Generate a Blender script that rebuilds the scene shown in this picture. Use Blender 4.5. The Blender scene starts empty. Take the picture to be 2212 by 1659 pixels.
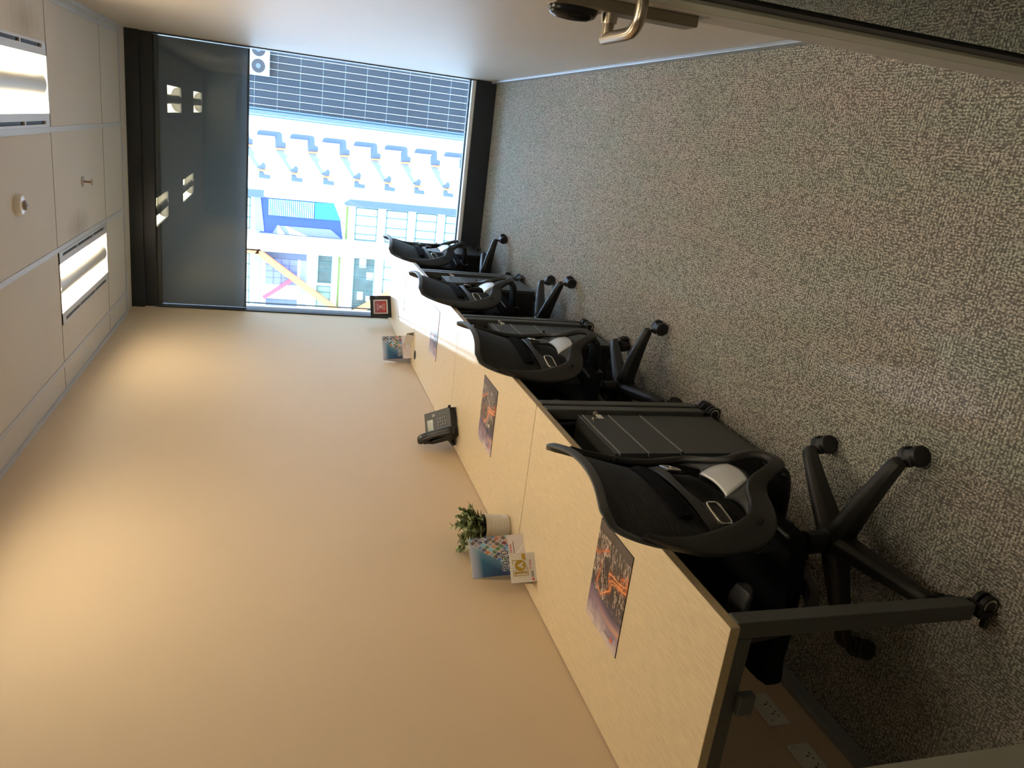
import bpy, bmesh, math, random
from mathutils import Vector, Matrix
random.seed(7)
SC = bpy.context.scene
COL = SC.collection
PI = math.pi

# ------------------------------------------------------------------ camera
cam_d = bpy.data.cameras.new('camera')
cam = bpy.data.objects.new('camera', cam_d)
COL.objects.link(cam)
SC.camera = cam
YAW, PITCH, ROLL, FPX = 0.3201, 0.3010, 0.0271, 1654.03
_f = Vector((-math.sin(YAW)*math.cos(PITCH), math.cos(YAW)*math.cos(PITCH), -math.sin(PITCH)))
_r0 = Vector((math.cos(YAW), math.sin(YAW), 0.0))
_u0 = _r0.cross(_f)
_r = _r0*math.cos(ROLL)+_u0*math.sin(ROLL)
_u = -_r0*math.sin(ROLL)+_u0*math.cos(ROLL)
# the phone was held on its side: image right = scene down
m = Matrix((-_u, _r, -_f)).transposed().to_4x4()
m.translation = Vector((1.5489, 0.0, 1.6314))
cam.matrix_world = m
cam_d.sensor_width = 36.0
cam_d.lens = FPX*36.0/2212.0
cam_d.clip_start = 0.02
cam_d.clip_end = 400

# ------------------------------------------------------------------ world
w = bpy.data.worlds.new('sky'); SC.world = w; w.use_nodes = True
nt = w.node_tree; nt.nodes.clear()
out = nt.nodes.new('ShaderNodeOutputWorld'); bg = nt.nodes.new('ShaderNodeBackground')
tc = nt.nodes.new('ShaderNodeTexCoord'); sep = nt.nodes.new('ShaderNodeSeparateXYZ')
rmp = nt.nodes.new('ShaderNodeValToRGB')
rmp.color_ramp.elements[0].position = 0.56; rmp.color_ramp.elements[0].color = (.50, .55, .62, 1)
rmp.color_ramp.elements[1].position = 0.78; rmp.color_ramp.elements[1].color = (2.0, 2.55, 3.25, 1)
mr = nt.nodes.new('ShaderNodeMapRange'); mr.inputs[1].default_value = -1; mr.inputs[2].default_value = 1
nt.links.new(tc.outputs['Generated'], sep.inputs[0]); nt.links.new(sep.outputs['Z'], mr.inputs[0])
nt.links.new(mr.outputs[0], rmp.inputs[0]); nt.links.new(rmp.outputs[0], bg.inputs[0])
bg.inputs[1].default_value = 5.2
nt.links.new(bg.outputs[0], out.inputs[0])

# ------------------------------------------------------------------ sun (low, through the window)
sd = bpy.data.lights.new('sun', 'SUN'); sun = bpy.data.objects.new('sun', sd); COL.objects.link(sun)
EL = math.radians(19.8)
_dir = Vector((0.163*math.cos(EL), -0.987*math.cos(EL), -math.sin(EL)))
sun.rotation_euler = _dir.to_track_quat('-Z', 'Y').to_euler()
sd.energy = 1.7; sd.angle = math.radians(0.6); sd.color = (.92, .96, 1.0)

SC.view_settings.view_transform = 'Standard'
SC.view_settings.look = 'None'
SC.view_settings.gamma = 1
SC.view_settings.use_curve_mapping = False
SC.view_settings.exposure = 0.35
LAMP = 12.5            # radiance of the lamp troughs

# ------------------------------------------------------------------ dimensions (metres)
W, D, H = 1.974, 6.342, 2.690
DX, DZ = 0.660, 0.730                    # desk depth and height
JO = [1.131, 2.444, 3.754, 5.030, 6.325]  # desk joints
YP = 0.60                                # glazed front partition

# ------------------------------------------------------------------ materials
def s2l(c):
    return tuple(((x/255.0)/12.92 if x/255.0 <= .04045 else (((x/255.0)+.055)/1.055)**2.4) for x in c)
MATS = {}
def new_mat(name):
    mt = bpy.data.materials.new(name); mt.use_nodes = True
    n = mt.node_tree.nodes; l = mt.node_tree.links
    return mt, n, l, n['Principled BSDF']
def mat(name, col, rough=.5, metal=0, spec=.5, noise=0, nscale=40, bump=0, bscale=200, coat=0, emit=0, ecol=None, stretch=(1, 1, 1)):
    if name in MATS: return MATS[name]
    mt, n, l, b = new_mat(name)
    b.inputs['Base Color'].default_value = (*col, 1)
    b.inputs['Roughness'].default_value = rough; b.inputs['Metallic'].default_value = metal
    b.inputs['Specular IOR Level'].default_value = spec
    b.inputs['Coat Weight'].default_value = coat
    if emit:
        b.inputs['Emission Color'].default_value = (*(ecol or col), 1); b.inputs['Emission Strength'].default_value = emit
    tcn = n.new('ShaderNodeTexCoord'); mp = n.new('ShaderNodeMapping'); mp.inputs['Scale'].default_value = stretch
    l.new(tcn.outputs['Object'], mp.inputs[0])
    nz = n.new('ShaderNodeTexNoise'); nz.inputs['Scale'].default_value = nscale; nz.inputs['Detail'].default_value = 4
    l.new(mp.outputs[0], nz.inputs['Vector'])
    mx = n.new('ShaderNodeMix'); mx.data_type = 'RGBA'
    k = noise
    mx.inputs[6].default_value = (*[c*(1-k) for c in col], 1); mx.inputs[7].default_value = (*[min(1, c*(1+k)) for c in col], 1)
    l.new(nz.outputs['Fac'], mx.inputs[0]); l.new(mx.outputs[2], b.inputs['Base Color'])
    if bump:
        nb = n.new('ShaderNodeTexNoise'); nb.inputs['Scale'].default_value = bscale; nb.inputs['Detail'].default_value = 3
        l.new(mp.outputs[0], nb.inputs['Vector'])
        bp = n.new('ShaderNodeBump'); bp.inputs['Strength'].default_value = bump; bp.inputs['Distance'].default_value = .002
        l.new(nb.outputs['Fac'], bp.inputs['Height']); l.new(bp.outputs[0], b.inputs['Normal'])
    MATS[name] = mt
    return mt
def painted(name, rough=.4, spec=.5, coat=0):
    if name in MATS: return MATS[name]
    mt, n, l, b = new_mat(name)
    a = n.new('ShaderNodeVertexColor'); a.layer_name = 'Col'
    l.new(a.outputs['Color'], b.inputs['Base Color']); b.inputs['Roughness'].default_value = rough
    b.inputs['Specular IOR Level'].default_value = spec; b.inputs['Coat Weight'].default_value = coat
    MATS[name] = mt
    return mt
def glass_mat(name, tint, ior=1.5):
    mt = bpy.data.materials.new(name); mt.use_nodes = True
    n = mt.node_tree.nodes; l = mt.node_tree.links; n.clear()
    o = n.new('ShaderNodeOutputMaterial'); mx = n.new('ShaderNodeMixShader')
    t = n.new('ShaderNodeBsdfTransparent'); t.inputs[0].default_value = (*tint, 1)
    g = n.new('ShaderNodeBsdfGlossy'); g.inputs['Roughness'].default_value = 0.0; g.inputs[0].default_value = (.95, 1, .97, 1)
    fr = n.new('ShaderNodeFresnel'); fr.inputs[0].default_value = ior
    l.new(fr.outputs[0], mx.inputs[0]); l.new(t.outputs[0], mx.inputs[1]); l.new(g.outputs[0], mx.inputs[2]); l.new(mx.outputs[0], o.inputs[0])
    MATS[name] = mt
    return mt

M_wall_tan = mat('tan_wall_paint', (.72, .56, .385), .55, noise=.02, nscale=3, bump=.05, bscale=300)
M_wall_white = mat('white_wall_paint', (.57, .50, .42), .5, noise=.02, nscale=3, bump=.04, bscale=300)
M_ceiling = mat('ceiling_board', (.62, .57, .50), .8, noise=.03, nscale=5, bump=.08, bscale=400)
def _stain(mt):
    n = mt.node_tree.nodes; l = mt.node_tree.links; b = n['Principled BSDF']
    src = b.inputs['Base Color'].links[0].from_socket
    tcn = n.new('ShaderNodeTexCoord'); fac = None
    for cx_, cy_, sx_, sy_ in ((.815, 4.80, 9, 3.6), (1.785, 4.02, 9, 3.6)):
        mp = n.new('ShaderNodeMapping'); mp.inputs['Location'].default_value = (-cx_*sx_, -cy_*sy_, 0); mp.inputs['Scale'].default_value = (sx_, sy_, 0)
        l.new(tcn.outputs['Object'], mp.inputs[0])
        g = n.new('ShaderNodeTexGradient'); g.gradient_type = 'SPHERICAL'; l.new(mp.outputs[0], g.inputs[0])
        if fac is None: fac = g.outputs['Fac']
        else:
            a = n.new('ShaderNodeMath'); a.operation = 'MAXIMUM'; l.new(fac, a.inputs[0]); l.new(g.outputs['Fac'], a.inputs[1]); fac = a.outputs[0]
    mp = n.new('ShaderNodeMapping'); mp.inputs['Scale'].default_value = (5, 26, 1); l.new(tcn.outputs['Object'], mp.inputs[0])
    nz = n.new('ShaderNodeTexNoise'); nz.inputs['Scale'].default_value = 1; l.new(mp.outputs[0], nz.inputs['Vector'])
    a = n.new('ShaderNodeMath'); a.operation = 'MULTIPLY'; l.new(fac, a.inputs[0]); l.new(nz.outputs['Fac'], a.inputs[1])
    a2 = n.new('ShaderNodeMath'); a2.operation = 'MULTIPLY'; a2.use_clamp = True; a2.inputs[1].default_value = 1.0; l.new(a.outputs[0], a2.inputs[0])
    mx = n.new('ShaderNodeMix'); mx.data_type = 'RGBA'; mx.inputs[7].default_value = (.25, .20, .14, 1)
    l.new(a2.outputs[0], mx.inputs[0]); l.new(src, mx.inputs[6]); l.new(mx.outputs[2], b.inputs['Base Color'])
_stain(M_ceiling)
M_tee = mat('ceiling_tee_grey', (.52, .52, .53), .5)
M_lampwhite = mat('lamp_enamel', (.62, .60, .54), .4)
M_slot = mat('vent_slot_black', (.02, .02, .025), .6)
M_black_frame = mat('black_window_frame', (.016, .021, .029), .38, noise=.1, nscale=20)
M_sill = mat('white_sill', (.75, .77, .78), .35)
M_alu = mat('grey_aluminium', (.36, .39, .42), .38, metal=.35)
M_olive = mat('champagne_aluminium', (.36, .36, .29), .42, metal=.1)
M_mauve = mat('grey_door_edge', (.46, .43, .40), .5)
M_gasket = mat('black_rubber_gasket', (.006, .006, .006), .6)
M_steel = mat('brushed_steel', (.50, .44, .36), .28, metal=1, noise=.08, nscale=30, stretch=(1, 1, 12))
M_steel_dark = mat('brushed_steel_plate', (.26, .225, .17), .42, metal=.75, noise=.1, nscale=40, stretch=(1, 1, 12))
M_dark_plastic = mat('black_plastic', (.009, .0095, .010), .42, spec=.35, bump=.15, bscale=900)
M_frame_plastic = mat('charcoal_plastic', (.015, .0155, .015), .42, spec=.45, bump=.2, bscale=1200)
M_grey_plastic = mat('grey_inner_plastic', (.055, .060, .065), .4)
M_silver = mat('silver_plastic', (.66, .67, .68), .32, metal=.35)
M_chrome = mat('satin_chrome', (.75, .74, .68), .22, metal=.9)
M_fabric = mat('black_fabric', (.004, .0045, .007), .9, spec=.15, bump=.5, bscale=1500)
M_dark_metal = mat('dark_powder_coat', (.066, .071, .068), .45, noise=.05, nscale=60, bump=.1, bscale=1500)
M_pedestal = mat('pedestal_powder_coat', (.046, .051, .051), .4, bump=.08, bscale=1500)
M_pedestal_side = mat('pedestal_body_black', (.014, .015, .017), .45)  # the body's own dark grey, deeper than the drawer fronts
M_edge_line = mat('drawer_edge_grey', (.34, .35, .35), .35)
M_rubber = mat('black_wheel', (.010, .010, .011), .5)
M_white = mat('white_plastic', (.72, .72, .70), .3)
M_socket = mat('socket_white', (.84, .80, .74), .35)
M_ceramic = mat('ribbed_white_pot', (.74, .71, .66), .3)
M_soil = mat('dark_soil', (.02, .016, .012), .9, bump=.6, bscale=200)
M_leaf = mat('leaf_green', (.15, .20, .08), .45, noise=.45, nscale=25)
M_leaf2 = mat('leaf_pale_green', (.28, .33, .16), .45, noise=.35, nscale=25)
M_stem = mat('stem_brown', (.10, .08, .04), .7)
M_paper = mat('white_card', (.74, .71, .68), .5)
M_lcd = mat('grey_lcd', (.17, .19, .16), .15)
M_tag = mat('clear_key_tag', (.75, .72, .66), .15, spec=.8)
M_gold = mat('gold_print', (.62, .43, .08), .35, metal=.5)
M_red = mat('red_print', (.75, .09, .05), .5)
M_navy = mat('navy_print', (.02, .03, .10), .5)
M_printgrey = mat('grey_print', (.15, .15, .17), .5)
M_brass = mat('brass', (.42, .25, .14), .35, metal=.9)
M_blind = mat('dark_roller_blind', (.19, .24, .32), .8, noise=.12, nscale=60, stretch=(1, 1, 25))
M_mat_edge = mat('mat_black_edge', (.01, .008, .008), .5)
M_glass = glass_mat('window_glass', (.93, .97, 1.0))
M_doorglass = glass_mat('door_glass', (.88, .98, .82), 1.6)

def wood_mat(name, col, axis_scale):
    mt, n, l, b = new_mat(name)
    tcn = n.new('ShaderNodeTexCoord'); mp = n.new('ShaderNodeMapping'); mp.inputs['Scale'].default_value = axis_scale
    l.new(tcn.outputs['Object'], mp.inputs[0])
    n1 = n.new('ShaderNodeTexNoise'); n1.inputs['Scale'].default_value = 14; n1.inputs['Detail'].default_value = 6; n1.inputs['Roughness'].default_value = .65
    l.new(mp.outputs[0], n1.inputs['Vector'])
    cr = n.new('ShaderNodeValToRGB')
    cr.color_ramp.elements[0].position = .32; cr.color_ramp.elements[0].color = (*[c*.84 for c in col], 1)
    cr.color_ramp.elements[1].position = .66; cr.color_ramp.elements[1].color = (*[min(1, c*1.06) for c in col], 1)
    l.new(n1.outputs['Fac'], cr.inputs[0]); l.new(cr.outputs[0], b.inputs['Base Color'])
    b.inputs['Roughness'].default_value = .38
    return mt
M_wood = wood_mat('maple_laminate', (.80, .64, .42), (22, 1.4, 22))
M_wood_edge = wood_mat('maple_edge_band', (.50, .38, .22), (6, 1.4, 6))

def carpet_mat():
    mt, n, l, b = new_mat('woven_loop_carpet')
    b.inputs['Roughness'].default_value = .95; b.inputs['Specular IOR Level'].default_value = .15
    tcn = n.new('ShaderNodeTexCoord')
    def mapn(sc):
        mp = n.new('ShaderNodeMapping'); mp.inputs['Scale'].default_value = sc; l.new(tcn.outputs['Object'], mp.inputs[0]); return mp
    v = n.new('ShaderNodeTexVoronoi'); v.inputs['Scale'].default_value = 1; v.inputs['Randomness'].default_value = .75
    l.new(mapn((210, 130, 1)).outputs[0], v.inputs['Vector'])
    # rows of thread running across the room, broken into blocks
    blk = n.new('ShaderNodeTexBrick'); blk.inputs['Scale'].default_value = 1; blk.offset = .37; blk.squash = 1
    blk.inputs['Color1'].default_value = (0, 0, 0, 1); blk.inputs['Color2'].default_value = (1, 1, 1, 1); blk.inputs['Mortar'].default_value = (.5, .5, .5, 1)
    blk.inputs['Mortar Size'].default_value = 0; blk.inputs['Brick Width'].default_value = .8; blk.inputs['Row Height'].default_value = .5
    l.new(mapn((9, 12, 1)).outputs[0], blk.inputs['Vector'])
    wv = n.new('ShaderNodeTexWave'); wv.bands_direction = 'Y'; wv.inputs['Scale'].default_value = 30; wv.inputs['Distortion'].default_value = 3.0; wv.inputs['Detail Scale'].default_value = 2
    l.new(tcn.outputs['Object'], wv.inputs['Vector'])
    wx = n.new('ShaderNodeTexWave'); wx.bands_direction = 'X'; wx.inputs['Scale'].default_value = 38; wx.inputs['Distortion'].default_value = 4.0
    l.new(tcn.outputs['Object'], wx.inputs['Vector'])
    m1 = n.new('ShaderNodeMath'); m1.operation = 'SUBTRACT'; m1.inputs[0].default_value = 1.0; l.new(v.outputs['Distance'], m1.inputs[1])
    mixa = n.new('ShaderNodeMix'); l.new(blk.outputs['Fac'], mixa.inputs[0])
    sepc = n.new('ShaderNodeSeparateColor'); l.new(blk.outputs['Color'], sepc.inputs[0])
    l.new(sepc.outputs[0], mixa.inputs[0]); l.new(wv.outputs['Fac'], mixa.inputs[2]); l.new(wx.outputs['Fac'], mixa.inputs[3])
    hgt = n.new('ShaderNodeMath'); hgt.operation = 'MULTIPLY_ADD'; hgt.inputs[1].default_value = .27
    l.new(mixa.outputs[0], hgt.inputs[0]); l.new(m1.outputs[0], hgt.inputs[2])
    lo = n.new('ShaderNodeTexNoise'); lo.inputs['Scale'].default_value = 1; lo.inputs['Detail'].default_value = 3
    l.new(mapn((8, 2.2, 1)).outputs[0], lo.inputs['Vector'])
    cr2 = n.new('ShaderNodeValToRGB')
    cr2.color_ramp.elements[0].position = .35; cr2.color_ramp.elements[0].color = (.51, .515, .455, 1)
    cr2.color_ramp.elements[1].position = .65; cr2.color_ramp.elements[1].color = (.57, .515, .475, 1)
    l.new(lo.outputs['Fac'], cr2.inputs[0])
    cr = n.new('ShaderNodeValToRGB')
    cr.color_ramp.elements[0].position = .35; cr.color_ramp.elements[0].color = (.30, .30, .30, 1)
    cr.color_ramp.elements[1].position = 1.25 if False else 1.0; cr.color_ramp.elements[1].color = (1.7, 1.7, 1.65, 1)
    nrm = n.new('ShaderNodeMath'); nrm.operation = 'MULTIPLY'; nrm.inputs[1].default_value = .78; l.new(hgt.outputs[0], nrm.inputs[0])
    l.new(nrm.outputs[0], cr.inputs[0])
    mul = n.new('ShaderNodeMix'); mul.data_type = 'RGBA'; mul.blend_type = 'MULTIPLY'; mul.inputs[0].default_value = 1
    l.new(cr2.outputs[0], mul.inputs[6]); l.new(cr.outputs[0], mul.inputs[7]); l.new(mul.outputs[2], b.inputs['Base Color'])
    bp = n.new('ShaderNodeBump'); bp.inputs['Strength'].default_value = .9; bp.inputs['Distance'].default_value = .004
    l.new(hgt.outputs[0], bp.inputs['Height']); l.new(bp.outputs[0], b.inputs['Normal'])
    return mt
M_carpet = carpet_mat()

def mesh_fabric():
    mt, n, l, b = new_mat('ribbed_black_mesh')
    tcn = n.new('ShaderNodeTexCoord')
    wv = n.new('ShaderNodeTexWave'); wv.bands_direction = 'Z'; wv.inputs['Scale'].default_value = 52; wv.inputs['Distortion'].default_value = .3
    l.new(tcn.outputs['Object'], wv.inputs['Vector'])
    cr = n.new('ShaderNodeValToRGB'); cr.color_ramp.elements[0].color = (.002, .0025, .0025, 1); cr.color_ramp.elements[1].color = (.018, .021, .020, 1)
    l.new(wv.outputs['Fac'], cr.inputs[0]); l.new(cr.outputs[0], b.inputs['Base Color'])
    bp = n.new('ShaderNodeBump'); bp.inputs['Strength'].default_value = .6; bp.inputs['Distance'].default_value = .003
    l.new(wv.outputs['Fac'], bp.inputs['Height']); l.new(bp.outputs[0], b.inputs['Normal'])
    b.inputs['Roughness'].default_value = .75
    return mt
M_mesh = mesh_fabric()

# ------------------------------------------------------------------ mesh helpers
class MB:
    def __init__(s): s.v = []; s.f = []
    def add(s, vs, fs):
        o = len(s.v); s.v += [tuple(v) for v in vs]; s.f += [tuple(i+o for i in f) for f in fs]; return s
    def box(s, x0, x1, y0, y1, z0, z1, M=None):
        if x0 > x1: x0, x1 = x1, x0
        if y0 > y1: y0, y1 = y1, y0
        if z0 > z1: z0, z1 = z1, z0
        vs = [Vector((x, y, z)) for x in (x0, x1) for y in (y0, y1) for z in (z0, z1)]
        if M: vs = [M @ v for v in vs]
        return s.add(vs, [(0, 1, 3, 2), (4, 6, 7, 5), (0, 4, 5, 1), (2, 3, 7, 6), (0, 2, 6, 4), (1, 5, 7, 3)])
    def cyl(s, p0, p1, r0, r1=None, n=20, caps=True):
        r1 = r0 if r1 is None else r1
        p0 = Vector(p0); p1 = Vector(p1); a = (p1-p0).normalized()
        t = Vector((0, 0, 1)) if abs(a.z) < .9 else Vector((1, 0, 0))
        b = a.cross(t).normalized(); c = a.cross(b)
        vs = []
        for p, rr in ((p0, r0), (p1, r1)):
            for i in range(n):
                g = 2*PI*i/n; vs.append(p+b*(rr*math.cos(g))+c*(rr*math.sin(g)))
        fs = [(i, (i+1) % n, n+(i+1) % n, n+i) for i in range(n)]
        if caps: fs += [tuple(range(n))[::-1], tuple(range(n, 2*n))]
        return s.add(vs, fs)
    def tube(s, pts, rad, n=12, closed=False):
        pts = [Vector(p) for p in pts]; N = len(pts)
        rad = rad if isinstance(rad, (list, tuple)) else [rad]*N
        vs = []; ref = None
        for i, p in enumerate(pts):
            if closed: t = (pts[(i+1) % N]-pts[i-1])
            else: t = (pts[min(i+1, N-1)]-pts[max(i-1, 0)])
            t.normalize()
            if ref is None:
                ref = Vector((0, 0, 1)) if abs(t.z) < .9 else Vector((1, 0, 0))
            b = (ref-t*ref.dot(t)).normalized(); ref = b; c = t.cross(b)
            for k in range(n):
                g = 2*PI*k/n; vs.append(p+b*(rad[i]*math.cos(g))+c*(rad[i]*math.sin(g)))
        fs = []
        for i in range(N if closed else N-1):
            j = (i+1) % N
            for k in range(n):
                fs.append((i*n+k, i*n+(k+1) % n, j*n+(k+1) % n, j*n+k))
        if not closed: fs += [tuple(range(n))[::-1], tuple((N-1)*n+k for k in range(n))]
        return s.add(vs, fs)
    def strip(s, pts, nrm, wid, thk, n=14, p=3.5):
        """rounded flat bar along pts; nrm = approximate outward normal per point"""
        pts = [Vector(q) for q in pts]; N = len(pts)
        thk = thk if isinstance(thk, (list, tuple)) else [thk]*N
        vs = []
        for i in range(N):
            t = (pts[min(i+1, N-1)]-pts[max(i-1, 0)]).normalized()
            nn = Vector(nrm[i]) if isinstance(nrm[0], (tuple, list, Vector)) else Vector(nrm)
            nn = (nn-t*nn.dot(t)).normalized(); b = t.cross(nn)
            for k in range(n):
                g = 2*PI*k/n; cc, ss = math.cos(g), math.sin(g)
                x = math.copysign(abs(cc)**(2/p), cc)*wid[i]/2; y = math.copysign(abs(ss)**(2/p), ss)*thk[i]/2
                vs.append(pts[i]+b*x+nn*y)
        fs = []
        for i in range(N-1):
            for k in range(n): fs.append((i*n+k, i*n+(k+1) % n, (i+1)*n+(k+1) % n, (i+1)*n+k))
        fs += [tuple(range(n))[::-1], tuple((N-1)*n+k for k in range(n))]
        return s.add(vs, fs)
    def lathe(s, prof, c=(0, 0, 0), n=40, M=None):
        vs = []
        for r, z in prof:
            for k in range(n):
                g = 2*PI*k/n; vs.append(Vector((c[0]+r*math.cos(g), c[1]+r*math.sin(g), c[2]+z)))
        if M: vs = [M @ v for v in vs]
        fs = []
        for i in range(len(prof)-1):
            for k in range(n): fs.append((i*n+k, i*n+(k+1) % n, (i+1)*n+(k+1) % n, (i+1)*n+k))
        if prof[0][0] > 1e-6: fs.append(tuple(range(n))[::-1])
        if prof[-1][0] > 1e-6: fs.append(tuple((len(prof)-1)*n+k for k in range(n)))
        return s.add(vs, fs)
    def prism(s, poly, y0, y1):
        """polygon of (x,z) extruded along y"""
        n = len(poly)
        vs = [(x, y0, z) for x, z in poly]+[(x, y1, z) for x, z in poly]
        fs = [tuple(range(n)), tuple(range(2*n-1, n-1, -1))]+[(i, i+n, (i+1) % n+n, (i+1) % n) for i in range(n)]
        return s.add(vs, fs)
    def build(s, name, m, parent=None, loc=(0, 0, 0), rot=(0, 0, 0), bevel=0, smooth=False, seg=2, sub=0, angle=35):
        me = bpy.data.meshes.new(name); me.from_pydata(s.v, [], s.f); me.validate(); me.update()
        bm = bmesh.new(); bm.from_mesh(me); bmesh.ops.recalc_face_normals(bm, faces=bm.faces); bm.to_mesh(me); bm.free()
        if m: me.materials.append(m)
        o = bpy.data.objects.new(name, me); COL.objects.link(o)
        o.location = loc; o.rotation_euler = rot
        if parent: o.parent = parent
        if bevel:
            md = o.modifiers.new('bevel', 'BEVEL'); md.width = bevel; md.segments = seg; md.limit_method = 'ANGLE'; md.angle_limit = math.radians(40)
        if sub:
            md = o.modifiers.new('sub', 'SUBSURF'); md.levels = sub; md.render_levels = sub
        if smooth:
            for pl in me.polygons: pl.use_smooth = True
            try: me.set_sharp_from_angle(angle=math.radians(angle))
            except Exception: pass
        return o
def tag(o, label, cat, group=None, kind=None):
    o['label'] = label; o['category'] = cat
    if group: o['group'] = group
    if kind: o['kind'] = kind
    return o
def struct(o): o['kind'] = 'structure'; return o
def empty(name, loc=(0, 0, 0), rz=0):
    o = bpy.data.objects.new(name, None); COL.objects.link(o); o.location = loc; o.rotation_euler = (0, 0, rz)
    o.empty_display_size = .1
    return o
def copy_tree(o, parent=None):
    c = o.copy(); COL.objects.link(c)
    if parent: c.parent = parent
    for ch in list(o.children): copy_tree(ch, c)
    return c
def catmull(pts, per=8):
    pts = [Vector(p) for p in pts]; P = [pts[0]*2-pts[1]]+pts+[pts[-1]*2-pts[-2]]; o = []
    for i in range(1, len(P)-2):
        for k in range(per):
            t = k/per; a, b, c, d = P[i-1], P[i], P[i+1], P[i+2]
            o.append(.5*((2*b)+(-a+c)*t+(2*a-5*b+4*c-d)*t*t+(-a+3*b-3*c+d)*t**3))
    o.append(pts[-1]); return o
def lerp_tab(tab, x):
    if x <= tab[0][0]: return tab[0][1]
    for (a, fa), (b, fb) in zip(tab, tab[1:]):
        if x <= b: return fa+(fb-fa)*(x-a)/(b-a)
    return tab[-1][1]
def text_mesh(body, size, name, m, parent, M, extrude=.0002, font_shear=0, bold=0):
    cu = bpy.data.curves.new(name, 'FONT'); cu.body = body; cu.size = size; cu.extrude = extrude; cu.align_x = 'LEFT'; cu.offset = bold
    to = bpy.data.objects.new(name+'_curve', cu); COL.objects.link(to)
    dg = bpy.context.evaluated_depsgraph_get(); dg.update()
    me = bpy.data.meshes.new_from_object(to.evaluated_get(dg)); bpy.data.objects.remove(to)
    me.materials.clear(); me.materials.append(m)
    o = bpy.data.objects.new(name, me); COL.objects.link(o)
    if parent: o.parent = parent
    o.matrix_local = M
    return o
def painted_sheet(name, m, parent, w, h, nx, ny, fn, M, z=0.0):
    """flat printed sheet w x h; fn(u,v)->linear rgb; local xy plane"""
    vs = [((i/nx)*w, (j/ny)*h, z) for j in range(ny+1) for i in range(nx+1)]
    fs = [(j*(nx+1)+i, j*(nx+1)+i+1, (j+1)*(nx+1)+i+1, (j+1)*(nx+1)+i) for j in range(ny) for i in range(nx)]
    me = bpy.data.meshes.new(name); me.from_pydata(vs, [], fs); me.update()
    ca = me.color_attributes.new('Col', 'FLOAT_COLOR', 'POINT')
    buf = []
    for j in range(ny+1):
        for i in range(nx+1): buf += [*fn(i/nx, j/ny), 1.0]
    ca.data.foreach_set('color', buf)
    me.materials.append(m)
    o = bpy.data.objects.new(name, me); COL.objects.link(o)
    if parent: o.parent = parent
    o.matrix_local = M
    return o
def frame_M(o, x, y):
    x = Vector(x).normalized(); y = Vector(y); y = (y-x*y.dot(x)).normalized(); z = x.cross(y)
    mm = Matrix((x, y, z)).transposed().to_4x4(); mm.translation = Vector(o); return mm

# ================================================================== room shell
struct(MB().box(-1.6, 3.6, -1.9, D+.1, -.06, 0).build('floor', M_carpet))
struct(MB().box(-.10, 0, YP, D+.25, 0, H+.3).build('wall_left', M_wall_tan))
struct(MB().box(W, W+.10, YP, D+.25, 0, H+.3).build('wall_right', M_wall_white))
struct(MB().box(0, .852, YP-.06, YP, 0, H).box(.0, W, YP-.06, YP, 2.25, H).box(1.800, W+.1, YP-.06, YP, 0, 2.25).build('wall_front', mat('front_partition_grey', (.34, .33, .27), .5)))
struct(MB().box(-1.6, 3.6, -2.0, -1.9, 0, H).build('wall_back', M_wall_white))
struct(MB().box(-1.7, -1.6, -2.0, YP, 0, H).box(-1.7, -.10, YP-.06, YP, 0, H).build('wall_corridor_left', M_wall_white))
struct(MB().box(3.6, 3.7, -2.0, YP, 0, H).box(W+.1, 3.6, YP-.06, YP, 0, H).build('wall_corridor_right', M_wall_white))

# ceiling: boards between tees, holes left where lamps are recessed
LAMPS = [(.365, .740, 4.335, 5.495), (.365, .740, 1.940, 3.100), (1.350, 1.725, 3.160, 4.330), (1.350, 1.725, .780, 1.900)]
CORR = [(.9, 1.275, -1.3, -.2)]
xs = sorted({-1.6, 3.6, 0.0, W}|{a for L in LAMPS+CORR for a in L[:2]})
ys = sorted({-1.9, D+.05, YP}|{a for L in LAMPS+CORR for a in L[2:]})
cb = MB()
for i in range(len(xs)-1):
    for j in range(len(ys)-1):
        cx_, cy_ = (xs[i]+xs[i+1])/2, (ys[j]+ys[j+1])/2
        if any(a < cx_ < b and c < cy_ < d for a, b, c, d in LAMPS+CORR): continue
        cb.box(xs[i], xs[i+1], ys[j], ys[j+1], H, H+.02)
struct(cb.build('ceiling', M_ceiling))
struct(MB().box(-1.7, 3.7, -2.0, D+.3, H+.28, H+.34).build('ceiling_slab', M_slot))
t = MB()
for x in (.155, .755, 1.337, 1.925): t.box(x-.0125, x+.0125, YP, 6.10, H-.004, H+.001)
t.box(0, W, 6.09, 6.125, H-.006, H+.001)
t.box(0, .024, YP, 6.10, H-.010, H+.001); t.box(W-.024, W, YP, 6.10, H-.010, H+.001)
struct(t.build('trim_1', M_tee))
t = MB()
for y in (1.92, 3.13, 4.335, 5.505): t.box(.024, W-.024, y-.0022, y+.0022, H-.0015, H+.001)
struct(t.build('trim_2', mat('tile_joint', (.30, .28, .26), .8)))
# skirtings
struct(MB().box(0, .022, YP, D, 0, .052).build('baseboard_left', M_alu, bevel=.002))
struct(MB().box(W-.014, W, YP, D, 0, .045).build('baseboard_right', M_alu, bevel=.002))

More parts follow.
